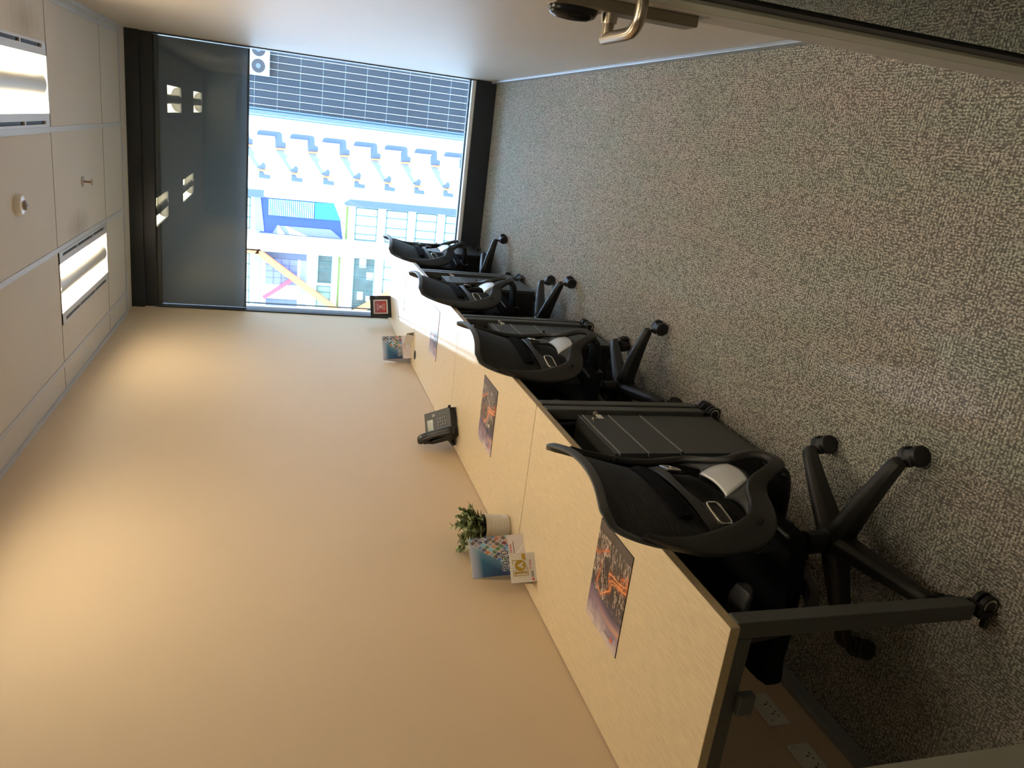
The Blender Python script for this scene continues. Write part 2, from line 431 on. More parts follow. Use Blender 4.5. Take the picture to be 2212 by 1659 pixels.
# ================================================================== window wall
wb = MB()
wb.box(-.05, W+.05, D-.02, D+.16, 2.600, H+.02)
wb.box(-.05, W+.05, D+.02, D+.16, 2.520, 2.600)
wb.box(-.05, W+.05, D-.015, D+.16, 0, .165)
wb.box(-.05, .010, D, D+.16, .165, 2.52)
wb.box(W-.008, W+.05, D+.0, D+.16, .165, 2.52)
wb.box(.046, .052, D+.10, D+.125, .2, 2.52)
win = struct(wb.build('window_1', M_black_frame, bevel=.0015))
MB().box(.01, W-.008, D+.004, D+.052, .165, .192).build('window_sill', M_sill, win)
MB().box(.01, W-.008, D-.006, D+.002, .166, .172).build('sill_strip', M_silver, win)
MB().box(.01, W-.008, D+.10, D+.14, .165, .195).build('glazing_bead', M_black_frame, win)
MB().box(.010, W-.008, D+.054, D+.060, .165, 2.52).build('window_pane', M_glass, win)
MB().box(.010, W-.008, D+.128, D+.134, .180, 2.52).build('window_pane', M_glass, win)
bl = empty('roller_blind', (0, D+.09, 1.865))
tag(bl, 'dark grey roller blind pulled a third of the way down the window', 'blind')
MB().box(.014, W-.012, -.0008, .0008, .0, .655).build('blind_cloth', M_blind, bl)
MB().box(.014, W-.012, -.006, .006, .0, .014).build('hem_bar', mat('hem_bar_grey', (.022, .025, .03), .6), bl, bevel=.003)
MB().cyl((.012, 0, .640), (W-.010, 0, .640), .020).build('roller_tube', M_dark_metal, bl, smooth=True)
# small clip at the edge of the glass
# ================================================================== ceiling lamps
def ceiling_lamp(x0, x1, y0, y1, label, power, group='recessed ceiling lamps'):
    root = empty('ceiling_lamp', (x0, y0, H)); tag(root, label, 'ceiling lamp', group)
    wx, ly = x1-x0, y1-y0
    ox0, ox1, oy0, oy1 = .060, wx-.060, .012, ly-.012
    f = MB()
    zt = -.004
    # flange with slots cut as separate bars
    sl = [(.012, .028), (wx-.028, wx-.012)]
    f.box(0, sl[0][0], 0, ly, zt, .012); f.box(sl[0][1], ox0, 0, ly, zt, .012)
    f.box(ox1, sl[1][0], 0, ly, zt, .012); f.box(sl[1][1], wx, 0, ly, zt, .012)
    f.box(0, wx, 0, oy0, zt, .012); f.box(0, wx, oy1, ly, zt, .012)
    for a, b in sl:
        for k in range(4):
            yy = .012+(ly-.024)*k/3 if k not in (0, 3) else None
            if yy: f.box(a, b, yy-.008, yy+.008, zt, .012)
        f.box(a, b, 0, .075, zt, .012); f.box(a, b, ly-.075, ly, zt, .012)
    f.build('lamp_frame', mat('lamp_flange', (.56, .55, .55), .45), root)
    v = MB()
    for a, b in sl: v.box(a-.004, b+.004, .02, ly-.02, .006, .05)
    v.build('air_slots', M_slot, root)
    # curved reflector trough
    tr = MB(); n = 16; d = .085; endl = .09
    prof = []
    for i in range(n+1):
        a = PI*i/n; prof.append((ox0+(ox1-ox0)*(1-math.cos(a))/2, .010+d*math.sin(a)**.8))
    def trough(ya, yb):
        vs = [(x, ya, z) for x, z in prof]+[(x, yb, z) for x, z in prof]
        return vs, [(i, i+1, i+n+2, i+n+1) for i in range(n)]
    tr = MB(); tr.add(*trough(oy0+endl, oy1-endl))
    tr.build('reflector', mat('lit_reflector', (.9, .88, .8), .5, emit=power, ecol=(1.0, .86, .64)), root, smooth=True)
    for ya, yb, yy in ((oy0, oy0+endl, oy0), (oy1-endl, oy1, oy1)):
        e = MB(); e.add(*trough(ya, yb)); e.add([(x, yy, z) for x, z in prof], [tuple(range(n+1))])
        e.build('reflector_end', mat('lamp_end_enamel', (.86, .83, .74), .5, emit=.35, ecol=(1.0, .93, .78)), root, smooth=True)
    c = MB(); cxx = wx/2; rr = .046
    pf = [(cxx+rr*math.cos(a), .022-rr*.55*math.sin(a)) for a in [PI*i/12 for i in range(13)]]
    pf2 = [(cxx+(rr-.003)*math.cos(a), .022-(rr-.003)*.55*math.sin(a)) for a in [PI*i/12 for i in range(12, -1, -1)]]
    ring = pf+pf2; k = len(ring)
    vs = [(x, oy0+.012, z) for x, z in ring]+[(x, oy1-.012, z) for x, z in ring]
    c.add(vs, [(i, (i+1) % k, (i+1) % k+k, i+k) for i in range(k)]+[tuple(range(k)), tuple(range(2*k-1, k-1, -1))])
    c.build('lamp_basket', M_lampwhite, root, smooth=True)
    return root
ceiling_lamp(*LAMPS[0], 'lit recessed ceiling lamp with centre basket nearest the window, beside tan wall', LAMP)
ceiling_lamp(*LAMPS[1], 'lit recessed ceiling lamp above the phone desk, out of view, mirrored in the window', LAMP)
ceiling_lamp(*LAMPS[2], 'lit recessed ceiling lamp with centre basket, cut by picture edge, nearer the white wall', LAMP)
ceiling_lamp(*LAMPS[3], 'lit recessed ceiling lamp by the glass door, mirrored in the window', LAMP*.34)
ceiling_lamp(*CORR[0], 'lit recessed ceiling lamp in the corridor, mirrored faintly in the window', LAMP*.25)

s = empty('sprinkler', (1.046, 4.928, H)); tag(s, 'small brass sprinkler head hanging from ceiling board', 'sprinkler')
MB().lathe([(.030, 0), (.030, -.004), (.012, -.006)]).build('escutcheon', mat('sprinkler_plate', (.40, .33, .26), .4), s, smooth=True)
MB().lathe([(.006, -.004), (.006, -.042), (.010, -.044), (.018, -.046), (.018, -.049), (.0, -.049)]).build('nozzle', M_brass, s, smooth=True)
s = empty('motion_sensor', (1.044, 3.755, H)); tag(s, 'round white sensor with glass eye on ceiling board', 'sensor')
MB().lathe([(.047, 0), (.047, -.012), (.040, -.022), (.026, -.026), (.0, -.026)]).build('housing', M_white, s, smooth=True)
MB().lathe([(.022, -.024), (.020, -.034), (.010, -.040), (0, -.041)]).build('sensor_eye', mat('sensor_eye_grey', (.30, .27, .26), .2), s, smooth=True)

# ================================================================== glass door
hx, hy = 1.800, .62
lx, ly_ = 1.804, 1.440
dv = Vector((lx-hx, ly_-hy, 0)); LEN = dv.length; dv.normalize()
dn = Vector((-dv.y, dv.x, 0))            # towards the middle of the room
MD = frame_M((hx, hy, 0), dv, (0, 0, 1))   # local x along leaf, local y up, local z = dv x up
def DB(mb, a0, a1, n0, n1, z0, z1):
    vs = [Vector((hx, hy, 0))+dv*a+dn*nn+Vector((0, 0, z)) for a in (a0, a1) for nn in (n0, n1) for z in (z0, z1)]
    return mb.add(vs, [(0, 1, 3, 2), (4, 6, 7, 5), (0, 4, 5, 1), (2, 3, 7, 6), (0, 2, 6, 4), (1, 5, 7, 3)])
DH = 2.22
st = MB()
DB(st, LEN-.155, LEN-.090, -.040, 0, .01, DH); DB(st, 0, .06, -.040, 0, .01, DH); DB(st, .06, LEN-.155, -.040, 0, DH-.07, DH); DB(st, .06, LEN-.155, -.040, 0, .01, .04)
door = struct(st.build('door_1', M_olive, bevel=.0015))
DB(MB(), LEN-.090, LEN, -.040, .0005, .01, DH).build('door_edge', M_mauve, door, bevel=.0015)
DB(MB(), LEN-.200, LEN-.155, -.034, -.006, .04, DH-.07).build('gasket', M_gasket, door)
DB(MB(), .055, LEN-.195, -.020, -.010, .04, DH-.07).build('door_pane', M_doorglass, door)
# handle set
ap = LEN-.03
hs = DB(MB(), ap-.030, ap+.018, .0, .020, .912, 1.188).build('handle_plate', M_steel_dark, door, bevel=.003)
def DP(a, nn, z): return Vector((hx, hy, 0))+dv*a+dn*nn+Vector((0, 0, z))
MB().cyl(DP(ap-.005, .018, 1.076), DP(ap-.005, .036, 1.076), .016, .014, 28).build('rose', M_steel, hs, smooth=True)
pl = catmull([DP(ap-.005, .030, 1.076), DP(ap-.005, .052, 1.076)], 2)[:-1]+[DP(ap-.005, .060, 1.076)]
lev = [DP(ap-.005, .03, 1.076), DP(ap-.005, .060, 1.076)]
MB().cyl(lev[0], lev[1], .0105, n=24).build('lever_neck', M_steel, hs, smooth=True)
pts = [DP(ap+.0055, .060, 1.076)]+catmull([DP(ap-.02, .060, 1.076), DP(ap-.09, .060, 1.076), DP(ap-.118, .057, 1.076), DP(ap-.135, .044, 1.076), DP(ap-.140, .025, 1.076), DP(ap-.140, .012, 1.076)], 6)
MB().tube(pts, .0105, 20).build('lever', M_steel, hs, smooth=True)
rd = MB()
rd.strip([DP(ap-.006, .020+h, 1.146) for h in (.0, .006, .014, .019, .021)], [(0, 0, 1)]*5, [.046, .046, .040, .026, .008], [.090, .090, .080, .056, .02], n=28, p=2.6)
rd.build('reader', mat('reader_black', (.006, .006, .009), .25), hs, smooth=True, angle=60)

# ================================================================== desks
def make_desk(i):
    y0, y1 = JO[i]+.0022, JO[i+1]-.0022
    labels = ['light maple desk nearest the camera, with the tent card and sharpest night city mat', 'light maple desk holding the black telephone, second from the glass door',
              'light maple desk half in sun holding a calendar and black cable grommet', 'light maple desk in full sun against the window']
    r = empty('desk', (0, y0, 0)); tag(r, labels[i], 'desk', 'desks in a row along the tan wall')
    L = y1-y0
    MB().box(.004, DX, 0, L, DZ-.0235, DZ).build('desktop', M_wood, r, bevel=.0012)
    MB().box(DX-.0005, DX+.0012, .001, L-.001, DZ-.0230, DZ-.0008).box(.01, DX, -.0008, .0005, DZ-.023, DZ-.0008).build('edge_band', M_wood_edge, r)
    fr = MB()
    for yy in (.008, L-.048):
        fr.box(.071, .6245, yy+.001, yy+.039, DZ-.066, DZ-.0237)
    fr.box(.60, .63, .048, L-.048, DZ-.060, DZ-.025).box(.05, .08, .048, L-.048, DZ-.060, DZ-.025)
    fr.build('support_rail', M_dark_metal, r, bevel=.002)
    for xx in (.625, .030):
        for yy in (.008, L-.048):
            lg = MB().box(xx, xx+.040, yy, yy+.040, .075, DZ-.0235).build('leg', M_dark_metal, r, bevel=.003)
            c = MB()
            cx_, cy_ = xx+.022, yy+.020
            c.cyl((cx_, cy_, .060), (cx_, cy_, .077), .012).box(cx_-.012, cx_+.012, cy_-.020, cy_+.020, .050, .062)
            c.cyl((cx_+.006, cy_-.016, .025), (cx_+.006, cy_-.004, .025), .025).cyl((cx_+.006, cy_+.004, .025), (cx_+.006, cy_+.016, .025), .025)
            c.box(cx_-.020, cx_-.004, cy_-.022, cy_+.018, .016, .056)
            c.build('caster', M_rubber, lg, smooth=True)
            if xx > .5:
                MB().cyl((cx_+.006, cy_-.0170, .025), (cx_+.006, cy_-.0160, .025), .019, n=28).build('wheel_disc', M_chrome, lg)
                MB().cyl((cx_+.006, cy_-.0175, .025), (cx_+.006, cy_-.0165, .025), .014, n=28).build('wheel_hub', M_rubber, lg)
                MB().box(cx_-.045, cx_-.018, cy_-.030, cy_-.012, .030, .040).build('brake_lever', M_rubber, lg, bevel=.003)
    MB().box(.44, .49, -.010, .010, DZ-.098, DZ-.060).build('bracket', M_dark_metal, r, bevel=.002)
    return r
for i in range(4): make_desk(i)
g = MB().lathe([(.0, .0005), (.024, .0005), (.030, .0025), (.031, 0), (.031, -.02)]).build('cable_grommet', mat('grommet_black', (.02, .02, .02), .5), None, loc=(.104, 4.925, DZ), smooth=True)
tag(g, 'round black cable grommet in the desktop beside the far calendar', 'grommet')

# ================================================================== pedestals
def make_pedestal():
    r = empty('drawer_pedestal', (0, 0, 0))
    Wd = .345
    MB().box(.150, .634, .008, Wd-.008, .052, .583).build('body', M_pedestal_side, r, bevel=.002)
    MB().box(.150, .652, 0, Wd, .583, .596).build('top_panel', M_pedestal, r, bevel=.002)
    for k, (a, b) in enumerate(((.480, .578), (.354, .4765), (.052, .3505))):
        d = MB().box(.634, .652, .0015, Wd-.0015, a, b).build('drawer', M_pedestal, r, bevel=.0012)
        MB().box(.640, .6535, .0015, Wd-.0015, b-.0016, b+.0005).build('drawer_lip', M_edge_line, d)
    lk = MB().cyl((.650, .300, .547), (.657, .300, .547), .010).build('lock', M_chrome, r, smooth=True)
    ky = MB().box(.657, .672, .2988, .3012, .543, .551)
    ky.cyl((.672, .298, .547), (.672, .302, .547), .009)
    ky.build('key', M_steel, r)
    MB().box(.668, .671, .262, .298, .528, .548).build('key_tag', M_tag, r, bevel=.001)
    for x in (.19, .60):
        for y in (.035, Wd-.035):
            MB().cyl((x, y-.010, .024), (x, y+.010, .024), .024).box(x-.008, x+.008, y-.013, y+.013, .035, .053).build('caster', M_rubber, r, smooth=True)
    return r
ped = make_pedestal()
ped_lab = ['charcoal drawer pedestal with key under the second desk, behind the nearest chair',
           'charcoal drawer pedestal with dangling clear key tag behind the second chair', 'charcoal drawer pedestal behind the third chair',
           'charcoal drawer pedestal by the window, behind the farthest chair']
for k, y in enumerate((2.035, 3.342, 4.592, 5.925)):
    p = ped if k == 0 else copy_tree(ped)
    p.location = (0, y, 0)
    tag(p, ped_lab[k] if k else 'charcoal drawer pedestal with key between the nearest chair and first pair of desk legs', 'drawer pedestal', 'drawer pedestals under the desks')

# ================================================================== office chairs
XE = [(.46, .104), (.55, .104), (.62, .110), (.70, .122), (.76, .134), (.79, .142), (.84, .154), (.87, .163), (.89, .170), (.91, .176), (.93, .188), (.945, .203), (.96, .225)]
def wz(z): return lerp_tab([(.46, .205), (.56, .215), (.65, .230), (.75, .238), (.84, .236), (.89, .228), (.92, .214), (.95, .195)], z)
def xback(s_, z):
    c = lerp_tab([(.46, .022), (.6, .030), (.75, .048), (.86, .054), (.95, .060)], z)
    return lerp_tab(XE, z)+c*(1-s_*s_)
def make_chair():
    r = empty('office_chair'); up = []
    # seat
    nx, ny = 22, 18; vs = []; fs = []
    def seatp(i, j, top):
        u = i/nx; v = -1+2*j/ny
        x = -.300+.440*u
        hwid = .238*(1-.10*abs(u-.45)**2*4)
        rr = (1-abs(v)**6*.0)
        y = v*hwid*(1-.12*max(0, (.12-u)/.12)**2-.10*max(0, (u-.9)/.1)**2)
        zt = .468+.012*abs(v)**3-.055*max(0, (.22-u)/.22)**2.2-.008*math.exp(-((u-.6)/.25)**2)
        edge = max(abs(v)**8, max(0, (u-.93)/.07)**2, max(0, (.05-u)/.05)**2)
        if top: z = zt-.022*min(1, edge)
        else: z = (.398 if u > .25 else .398-.030*((.25-u)/.25))+.012*min(1, edge)
        return (x, y, z)
    for top in (1, 0):
        for i in range(nx+1):
            for j in range(ny+1): vs.append(seatp(i, j, top))
    n1 = (nx+1)*(ny+1)
    idx = lambda i, j, b: b*n1+i*(ny+1)+j
    for b in (0, 1):
        for i in range(nx):
            for j in range(ny): fs.append((idx(i, j, b), idx(i+1, j, b), idx(i+1, j+1, b), idx(i, j+1, b)))
    for i in range(nx):
        for j in (0, ny): fs.append((idx(i, j, 0), idx(i+1, j, 0), idx(i+1, j, 1), idx(i, j, 1)))
    for j in range(ny):
        for i in (0, nx): fs.append((idx(i, j, 0), idx(i, j+1, 0), idx(i, j+1, 1), idx(i, j, 1)))
    up.append(MB().add(vs, fs).build('seat', M_fabric, r, smooth=True, angle=60))
    # piping around rear of seat
    pp = [(.135*1.0, y, .452+.02*(abs(y)/.2)**2*.3) for y in [-.2+.02*k for k in range(21)]]
    up.append(MB().tube(pp, .005, 8).build('seat_piping', M_grey_plastic, r, smooth=True))
    # mesh backrest
    ns, nz_ = 36, 56; vs = []; fs = []
    for j in range(nz_+1):
        tt = j/nz_
        for i in range(ns+1):
            s_ = -1+2*i/ns
            ztop = .918+.026*s_*s_
            z = .490+(ztop-.490)*tt
            vs.append((xback(s_, z), s_*wz(z), z))
    for j in range(nz_):
        for i in range(ns):
            a = j*(ns+1)+i; fs.append((a, a+1, a+ns+2, a+ns+1))
    o = MB().add(vs, fs).build('backrest', M_mesh, r, smooth=True); md = o.modifiers.new('solid', 'SOLIDIFY'); md.thickness = .004; md.offset = 0
    up.append(o)
    # frame: side bands, arms, lower loop and the thin rim over the top
    half = [(.2375, .86, .172, .012), (.239, .82, .160, .018), (.237, .77, .150, .032), (.230, .71, .140, .052), (.219, .64, .140, .070), (.207, .575, .150, .080),
            (.182, .528, .166, .074), (.135, .503, .184, .062), (.095, .494, .200, .056), (.071, .478, .216, .048), (.058, .450, .232, .038), (.047, .425, .242, .036), (.026, .400, .246, .040), (0, .392, .246, .042)]
    pl = [(x, y, z) for y, z, x, w_ in half]+[(x, -y, z) for y, z, x, w_ in half[-2::-1]]
    ww = [h[3] for h in half]+[h[3] for h in half[-2::-1]]
    P = catmull(pl, 6); WW = [q.x for q in catmull([(a, 0, 0) for a in ww], 6)]
    NN = []
    for q in P:
        k = min(1, abs(q.y)/.23)
        NN.append(Vector((1, .55*k*(1 if q.y > 0 else -1), -.25*(1-k))))
    fr = MB().strip(P, NN, WW, .022, n=18, p=4)
    rim = []
    zside = [.74, .77, .80, .83, .86, .88, .90, .915, .928]
    for z in zside: rim.append((xback(1, z), wz(z)+.002, z))
    for k in range(31):
        s_ = 1-2*k/30; z = .918+.026*s_*s_
        sx = s_*(1-.03*abs(s_)**8)
        rim.append((xback(s_, z)+.002, sx*wz(z), z+.002-.010*abs(s_)**14))
    for z in zside[::-1]: rim.append((xback(1, z), -wz(z)-.002, z))
    rp = catmull(rim, 2)
    RN = [Vector((1, 0, .25)) for q in rp]
    rimb = MB().strip(rp, RN, [max(.004, min(.022, .004+.018*(q.z-.75)/.12)) for q in rp], .009, n=14, p=3)
    up.append(rimb.build('top_rim', mat('rim_highlight_plastic', (.045, .047, .048), .33), r, smooth=True, angle=50))  # ceiling lamp highlight along the rim put into a lighter plastic colour
    # webs from inner side of arms to the centre spine
    fr_o = fr.build('back_frame', M_frame_plastic, r, smooth=True, angle=50); up.append(fr_o)
    for sy in (1, -1):
        for (x, y, z) in ((.1545, .208, .735), (.181, .194, .540)):
            MB().cyl((x-.006, sy*y, z), (x+.0035, sy*(y+.002), z), .0050, n=14).build('screw', mat('screw_black', (.002, .002, .002), .6), fr_o, smooth=True)
    # grey concave web either side of the silver insert
    for sy in (1, -1):
        web = MB()
        A = catmull([(.160, sy*.178, .560), (.166, sy*.150, .543), (.176, sy*.110, .534), (.182, sy*.082, .545), (.176, sy*.062, .558)], 5)
        B = catmull([(.172, sy*.190, .545), (.186, sy*.150, .522), (.198, sy*.105, .514), (.212, sy*.070, .500), (.222, sy*.048, .478)], 5)
        n_ = len(A); th = Vector((-.006, 0, 0))
        vs = [*A, *B, *[a+th for a in A], *[b+th for b in B]]
        fs = []
        for i in range(n_-1):
            fs += [(i, i+1, n_+i+1, n_+i), (2*n_+i, 3*n_+i, 3*n_+i+1, 2*n_+i+1), (i, 2*n_+i, 2*n_+i+1, i+1), (n_+i, n_+i+1, 3*n_+i+1, 3*n_+i)]
        fs += [(0, n_, 3*n_, 2*n_), (n_-1, 3*n_-1, 4*n_-1, 2*n_-1)]
        up.append(web.add(vs, fs).build('arm_web', M_grey_plastic, r, smooth=True))
    # silver insert
    sv = MB(); nu, nv = 10, 10; vs = []; fs = []
    for j in range(nv+1):
        t_ = j/nv
        for i in range(nu+1):
            a = -1+2*i/nu
            hw = .066-.017*t_+.004*math.sin(PI*t_)
            z = .556-.066*t_+.006*(1-a*a)*(1-t_)*-1-.006*(1-a*a)*t_
            x = .175+.036*t_+.010*math.sin(PI*t_)*.6+.006*(1-a*a)
            vs.append((x, a*hw, z))
    for j in range(nv):
        for i in range(nu):
            q = j*(nu+1)+i; fs.append((q, q+1, q+nu+2, q+nu+1))
    o = sv.add(vs, fs).build('silver_insert', M_silver, r, smooth=True); md = o.modifiers.new('solid', 'SOLIDIFY'); md.thickness = .006; md.offset = 0
    up.append(o)
    up.append(MB().strip([(.205, -.045, .480), (.212, 0, .476), (.205, .045, .480)], (1, 0, -.5), [.018]*3, .012).build('spine_bar', M_frame_plastic, r, smooth=True))
    # lumbar bar with handles
    bp_ = [(.138, -.178, .628), (.150, -.160, .632), (.160, -.120, .640), (.170, -.06, .652), (.173, 0, .656), (.170, .06, .652), (.160, .120, .640), (.150, .160, .632), (.138, .178, .628)]
    bw = [.046, .048, .040, .026, .022, .026, .040, .048, .046]
    BP = catmull(bp_, 6); BW = [q.x for q in catmull([(a, 0, 0) for a in bw], 6)]
    lb = MB().strip(BP, [(1, q.y*1.2, .15) for q in BP], BW, .012, n=16, p=4).build('lumbar_bar', M_frame_plastic, r, smooth=True, angle=50); up.append(lb)
    for sy in (-1, 1):
        c0 = Vector((.166, sy*.128, .610)); ax = Vector((-.30*1, sy*1.0, -.10)).normalized(); az_ = Vector((.10, 0, 1)); az_ = (az_-ax*az_.dot(ax)).normalized()
        pts = []
        for k in range(28):
            g = 2*PI*k/28; cc, ss = math.cos(g), math.sin(g)
            pts.append(c0+ax*(math.copysign(abs(cc)**.45, cc)*.037)+az_*(math.copysign(abs(ss)**.45, ss)*.019))
        MB().tube(pts, .0030, 8, closed=True).build('handle_trim', M_chrome, lb, smooth=True)
        nrm = ax.cross(az_)
        if nrm.x < 0: nrm = -nrm
        q = [c0+ax*a+az_*b for a, b in ((-.040, -.024), (.042, -.024), (.042, .024), (-.040, .024))]
        MB().add([*[v-nrm*.002 for v in q], *[v-nrm*.010 for v in q]], [(0, 1, 2, 3), (7, 6, 5, 4), (0, 4, 5, 1), (1, 5, 6, 2), (2, 6, 7, 3), (3, 7, 4, 0)]).build('handle_body', M_dark_plastic, lb, bevel=.002)
    pad = [(.158, -.135, .700), (.170, -.09, .705), (.178, 0, .708), (.170, .09, .705), (.158, .135, .700)]
    PP = catmull(pad, 5)
    up.append(MB().strip(PP, [(1, q.y, 0) for q in PP], [.044]*len(PP), .022, n=16, p=2.6).build('lumbar_pad', M_fabric, r, smooth=True))
    # stem under the back, mechanism, gas lift
    ms = MB(); sp = catmull([(.236, 0, .394), (.215, 0, .372), (.16, 0, .360), (.08, 0, .356), (-.05, 0, .360)], 5)
    ms.strip(sp, (0, 0, 1), [.075, .080, .085]+[.10]*(len(sp)-3), .028, n=16)
    ms.box(-.14, .10, -.07, .07, .335, .400)
    up.append(ms.build('tilt_mechanism', M_dark_plastic, r, smooth=True, bevel=.004))
    up.append(MB().cyl((.0, -.07, .372), (.0, -.20, .372), .006).strip([(0, -.19, .372), (0, -.25, .372)], (0, 0, 1), [.03, .03], .010).build('tilt_lever', M_dark_plastic, r, smooth=True))
    # armrests
    for sy in (-1, 1):
        up_pts = catmull([(.02, sy*.15, .385), (.0, sy*.24, .385), (-.03, sy*.278, .42), (-.055, sy*.285, .52), (-.06, sy*.288, .612)], 6)
        a = MB().strip(up_pts, [(1, 0, 0)]*len(up_pts), [.030]*len(up_pts), .045, n=14).build('armrest', M_dark_plastic, r, smooth=True); up.append(a)
        MB().strip([(-.19, sy*.288, .622), (-.185, sy*.288, .624), (-.06, sy*.290, .626), (.035, sy*.288, .622), (.058, sy*.286, .614), (.066, sy*.285, .604)], [(0, 0, 1)]*4+[(.6, 0, .8), (.9, 0, .4)], [.04, .066, .074, .072, .056, .026], [.012, .024, .025, .025, .022, .010], n=18, p=2.2).build('arm_pad', M_rubber, a, smooth=True)
    up.append(MB().cyl((0, 0, .20), (0, 0, .345), .014).build('gas_lift_rod', M_dark_plastic, r, smooth=True))
    for q in up: q['lift'] = 1
    MB().lathe([(.0, .075), (.030, .075), (.042, .085), (.044, .150), (.036, .165), (.030, .168), (.030, .225), (.024, .228), (0, .228)]).build('hub', M_dark_plastic, r, smooth=True)
    for k in range(5):
        lg = MB()
        pts = [(.025, 0, .128), (.08, 0, .121), (.16, 0, .110), (.24, 0, .096), (.285, 0, .087), (.300, 0, .082)]
        wd = [.060, .054, .048, .042, .040, .034]; th = [.074, .066, .056, .044, .038, .028]
        vs = []; 
        for (x, y, z), w_, t_ in zip(pts, wd, th):
            for (a, b) in ((-.5, -.45), (.5, -.45), (.5, .25), (.20, .5), (-.20, .5), (-.5, .25)): vs.append((x, a*w_, z+b*t_))
        n_ = 6; fs = []
        for i in range(len(pts)-1):
            for q in range(n_): fs.append((i*n_+q, i*n_+(q+1) % n_, (i+1)*n_+(q+1) % n_, (i+1)*n_+q))
        fs += [tuple(range(n_)), tuple((len(pts)-1)*n_+q for q in range(n_))]
        l_ = lg.add(vs, fs).build('leg', M_frame_plastic, r, bevel=.004, smooth=True, angle=50)
        l_.rotation_euler = (0, 0, 2*PI*k/5)
        c = MB(); c.cyl((0, 0, .050), (0, 0, .082), .007)
        for a, b in ((-.029, -.010), (.010, .029)): c.cyl((.016, a, .0285), (.016, b, .0285), .0285, n=28)
        c.strip([(-.010, 0, .050), (.012, 0, .054), (.034, 0, .044)], (0, 0, 1), [.030, .034, .030], .012)
        c.cyl((.016, -.010, .0285), (.016, .010, .0285), .022, n=24)
        co = c.build('caster', M_rubber, l_, smooth=True, bevel=.003)
        co.location = (.292, 0, 0); co.rotation_euler = (0, 0, random.uniform(-1.0, 1.0))
    return r
ch0 = make_chair()
CH = [(.600, 1.552, .2, -.002, -18, 'black mesh office chair nearest the camera, pushed in at the first desk'),
      (.551, 3.000, -5.6, -.066, -12, 'black mesh office chair second from the camera, at the desk with the phone'),
      (.545, 4.203, -2.8, -.041, -26, 'black mesh office chair third from the camera, second from the window'),
      (.545, 5.598, -6.2, -.057, -9, 'black mesh office chair farthest away, beside the window')]
chairs = [ch0]+[copy_tree(ch0) for _ in CH[1:]]
SW = [[.75, -.5, .5, .12, -1.13], [.1, 1.3, .6, -1.2, -.4], [.2, -.5, .6, 1.0, -.9], [-.2, .8, .3, -.5, 1.1]]
for n_, (c, (x, y, rz, dz, ph, lab)) in enumerate(zip(chairs, CH)):
    c.location = (x, y, 0); c.rotation_euler = (0, 0, math.radians(rz)); tag(c, lab, 'office chair', 'mesh office chairs along the desks')
    k = 0
    for ch in c.children:
        if 'lift' in ch.keys():
            ch.location.z += dz; del ch['lift']
        elif ch.name.split('.')[0] == 'leg':
            ch.rotation_euler.z = math.radians(ph-rz)+2*PI*k/5
            for cs in ch.children: cs.rotation_euler.z = SW[n_][k]
            k += 1

# ================================================================== desk mats
def hashn(i, j, s_=0):
    h = math.sin(i*127.1+j*311.7+s_*74.7)*43758.5453
    return h-math.floor(h)
def vnoise(x, y, s_=0):
    i, j = math.floor(x), math.floor(y); fx, fy = x-i, y-j
    fx = fx*fx*(3-2*fx); fy = fy*fy*(3-2*fy)
    return (hashn(i, j, s_)*(1-fx)+hashn(i+1, j, s_)*fx)*(1-fy)+(hashn(i, j+1, s_)*(1-fx)+hashn(i+1, j+1, s_)*fx)*fy
def fbm(x, y, s_=0): return .5*vnoise(x, y, s_)+.3*vnoise(x*2.1, y*2.1, s_+1)+.2*vnoise(x*4.3, y*4.3, s_+2)
def segd(p, a, b):
    ax, ay = a; bx, by = b; px, py = p
    dx, dy = bx-ax, by-ay; t_ = max(0, min(1, ((px-ax)*dx+(py-ay)*dy)/(dx*dx+dy*dy+1e-9)))
    return math.hypot(px-ax-dx*t_, py-ay-dy*t_)
TR = [[(.62, .22), (.66, .33), (.60, .42), (.52, .56), (.44, .585), (.41, .70), (.39, .85), (.36, 1.0)],
      [(.52, .56), (.45, .50), (.38, .47), (.36, .60), (.36, .74), (.33, .90), (.30, 1.0)],
      [(.44, .52), (.41, .58), (.39, .70), (.37, .88)],
      [(.33, 0), (.31, .12), (.26, .20), (.20, .36)], [(.30, .80), (.26, .9), (.30, 1.0)], [(.35, 1.0), (.22, .97)], [(.6, .15), (.5, .2), (.40, .22)]]
LAV = s2l((150, 128, 158)); PALE = s2l((222, 204, 198)); PEACH = s2l((228, 178, 142)); DARK = s2l((62, 54, 54)); GREYD = s2l((96, 86, 82)); ORNG = s2l((235, 120, 45))
def mixc(a, b, t_): t_ = max(0, min(1, t_)); return tuple(x*(1-t_)+y*t_ for x, y in zip(a, b))
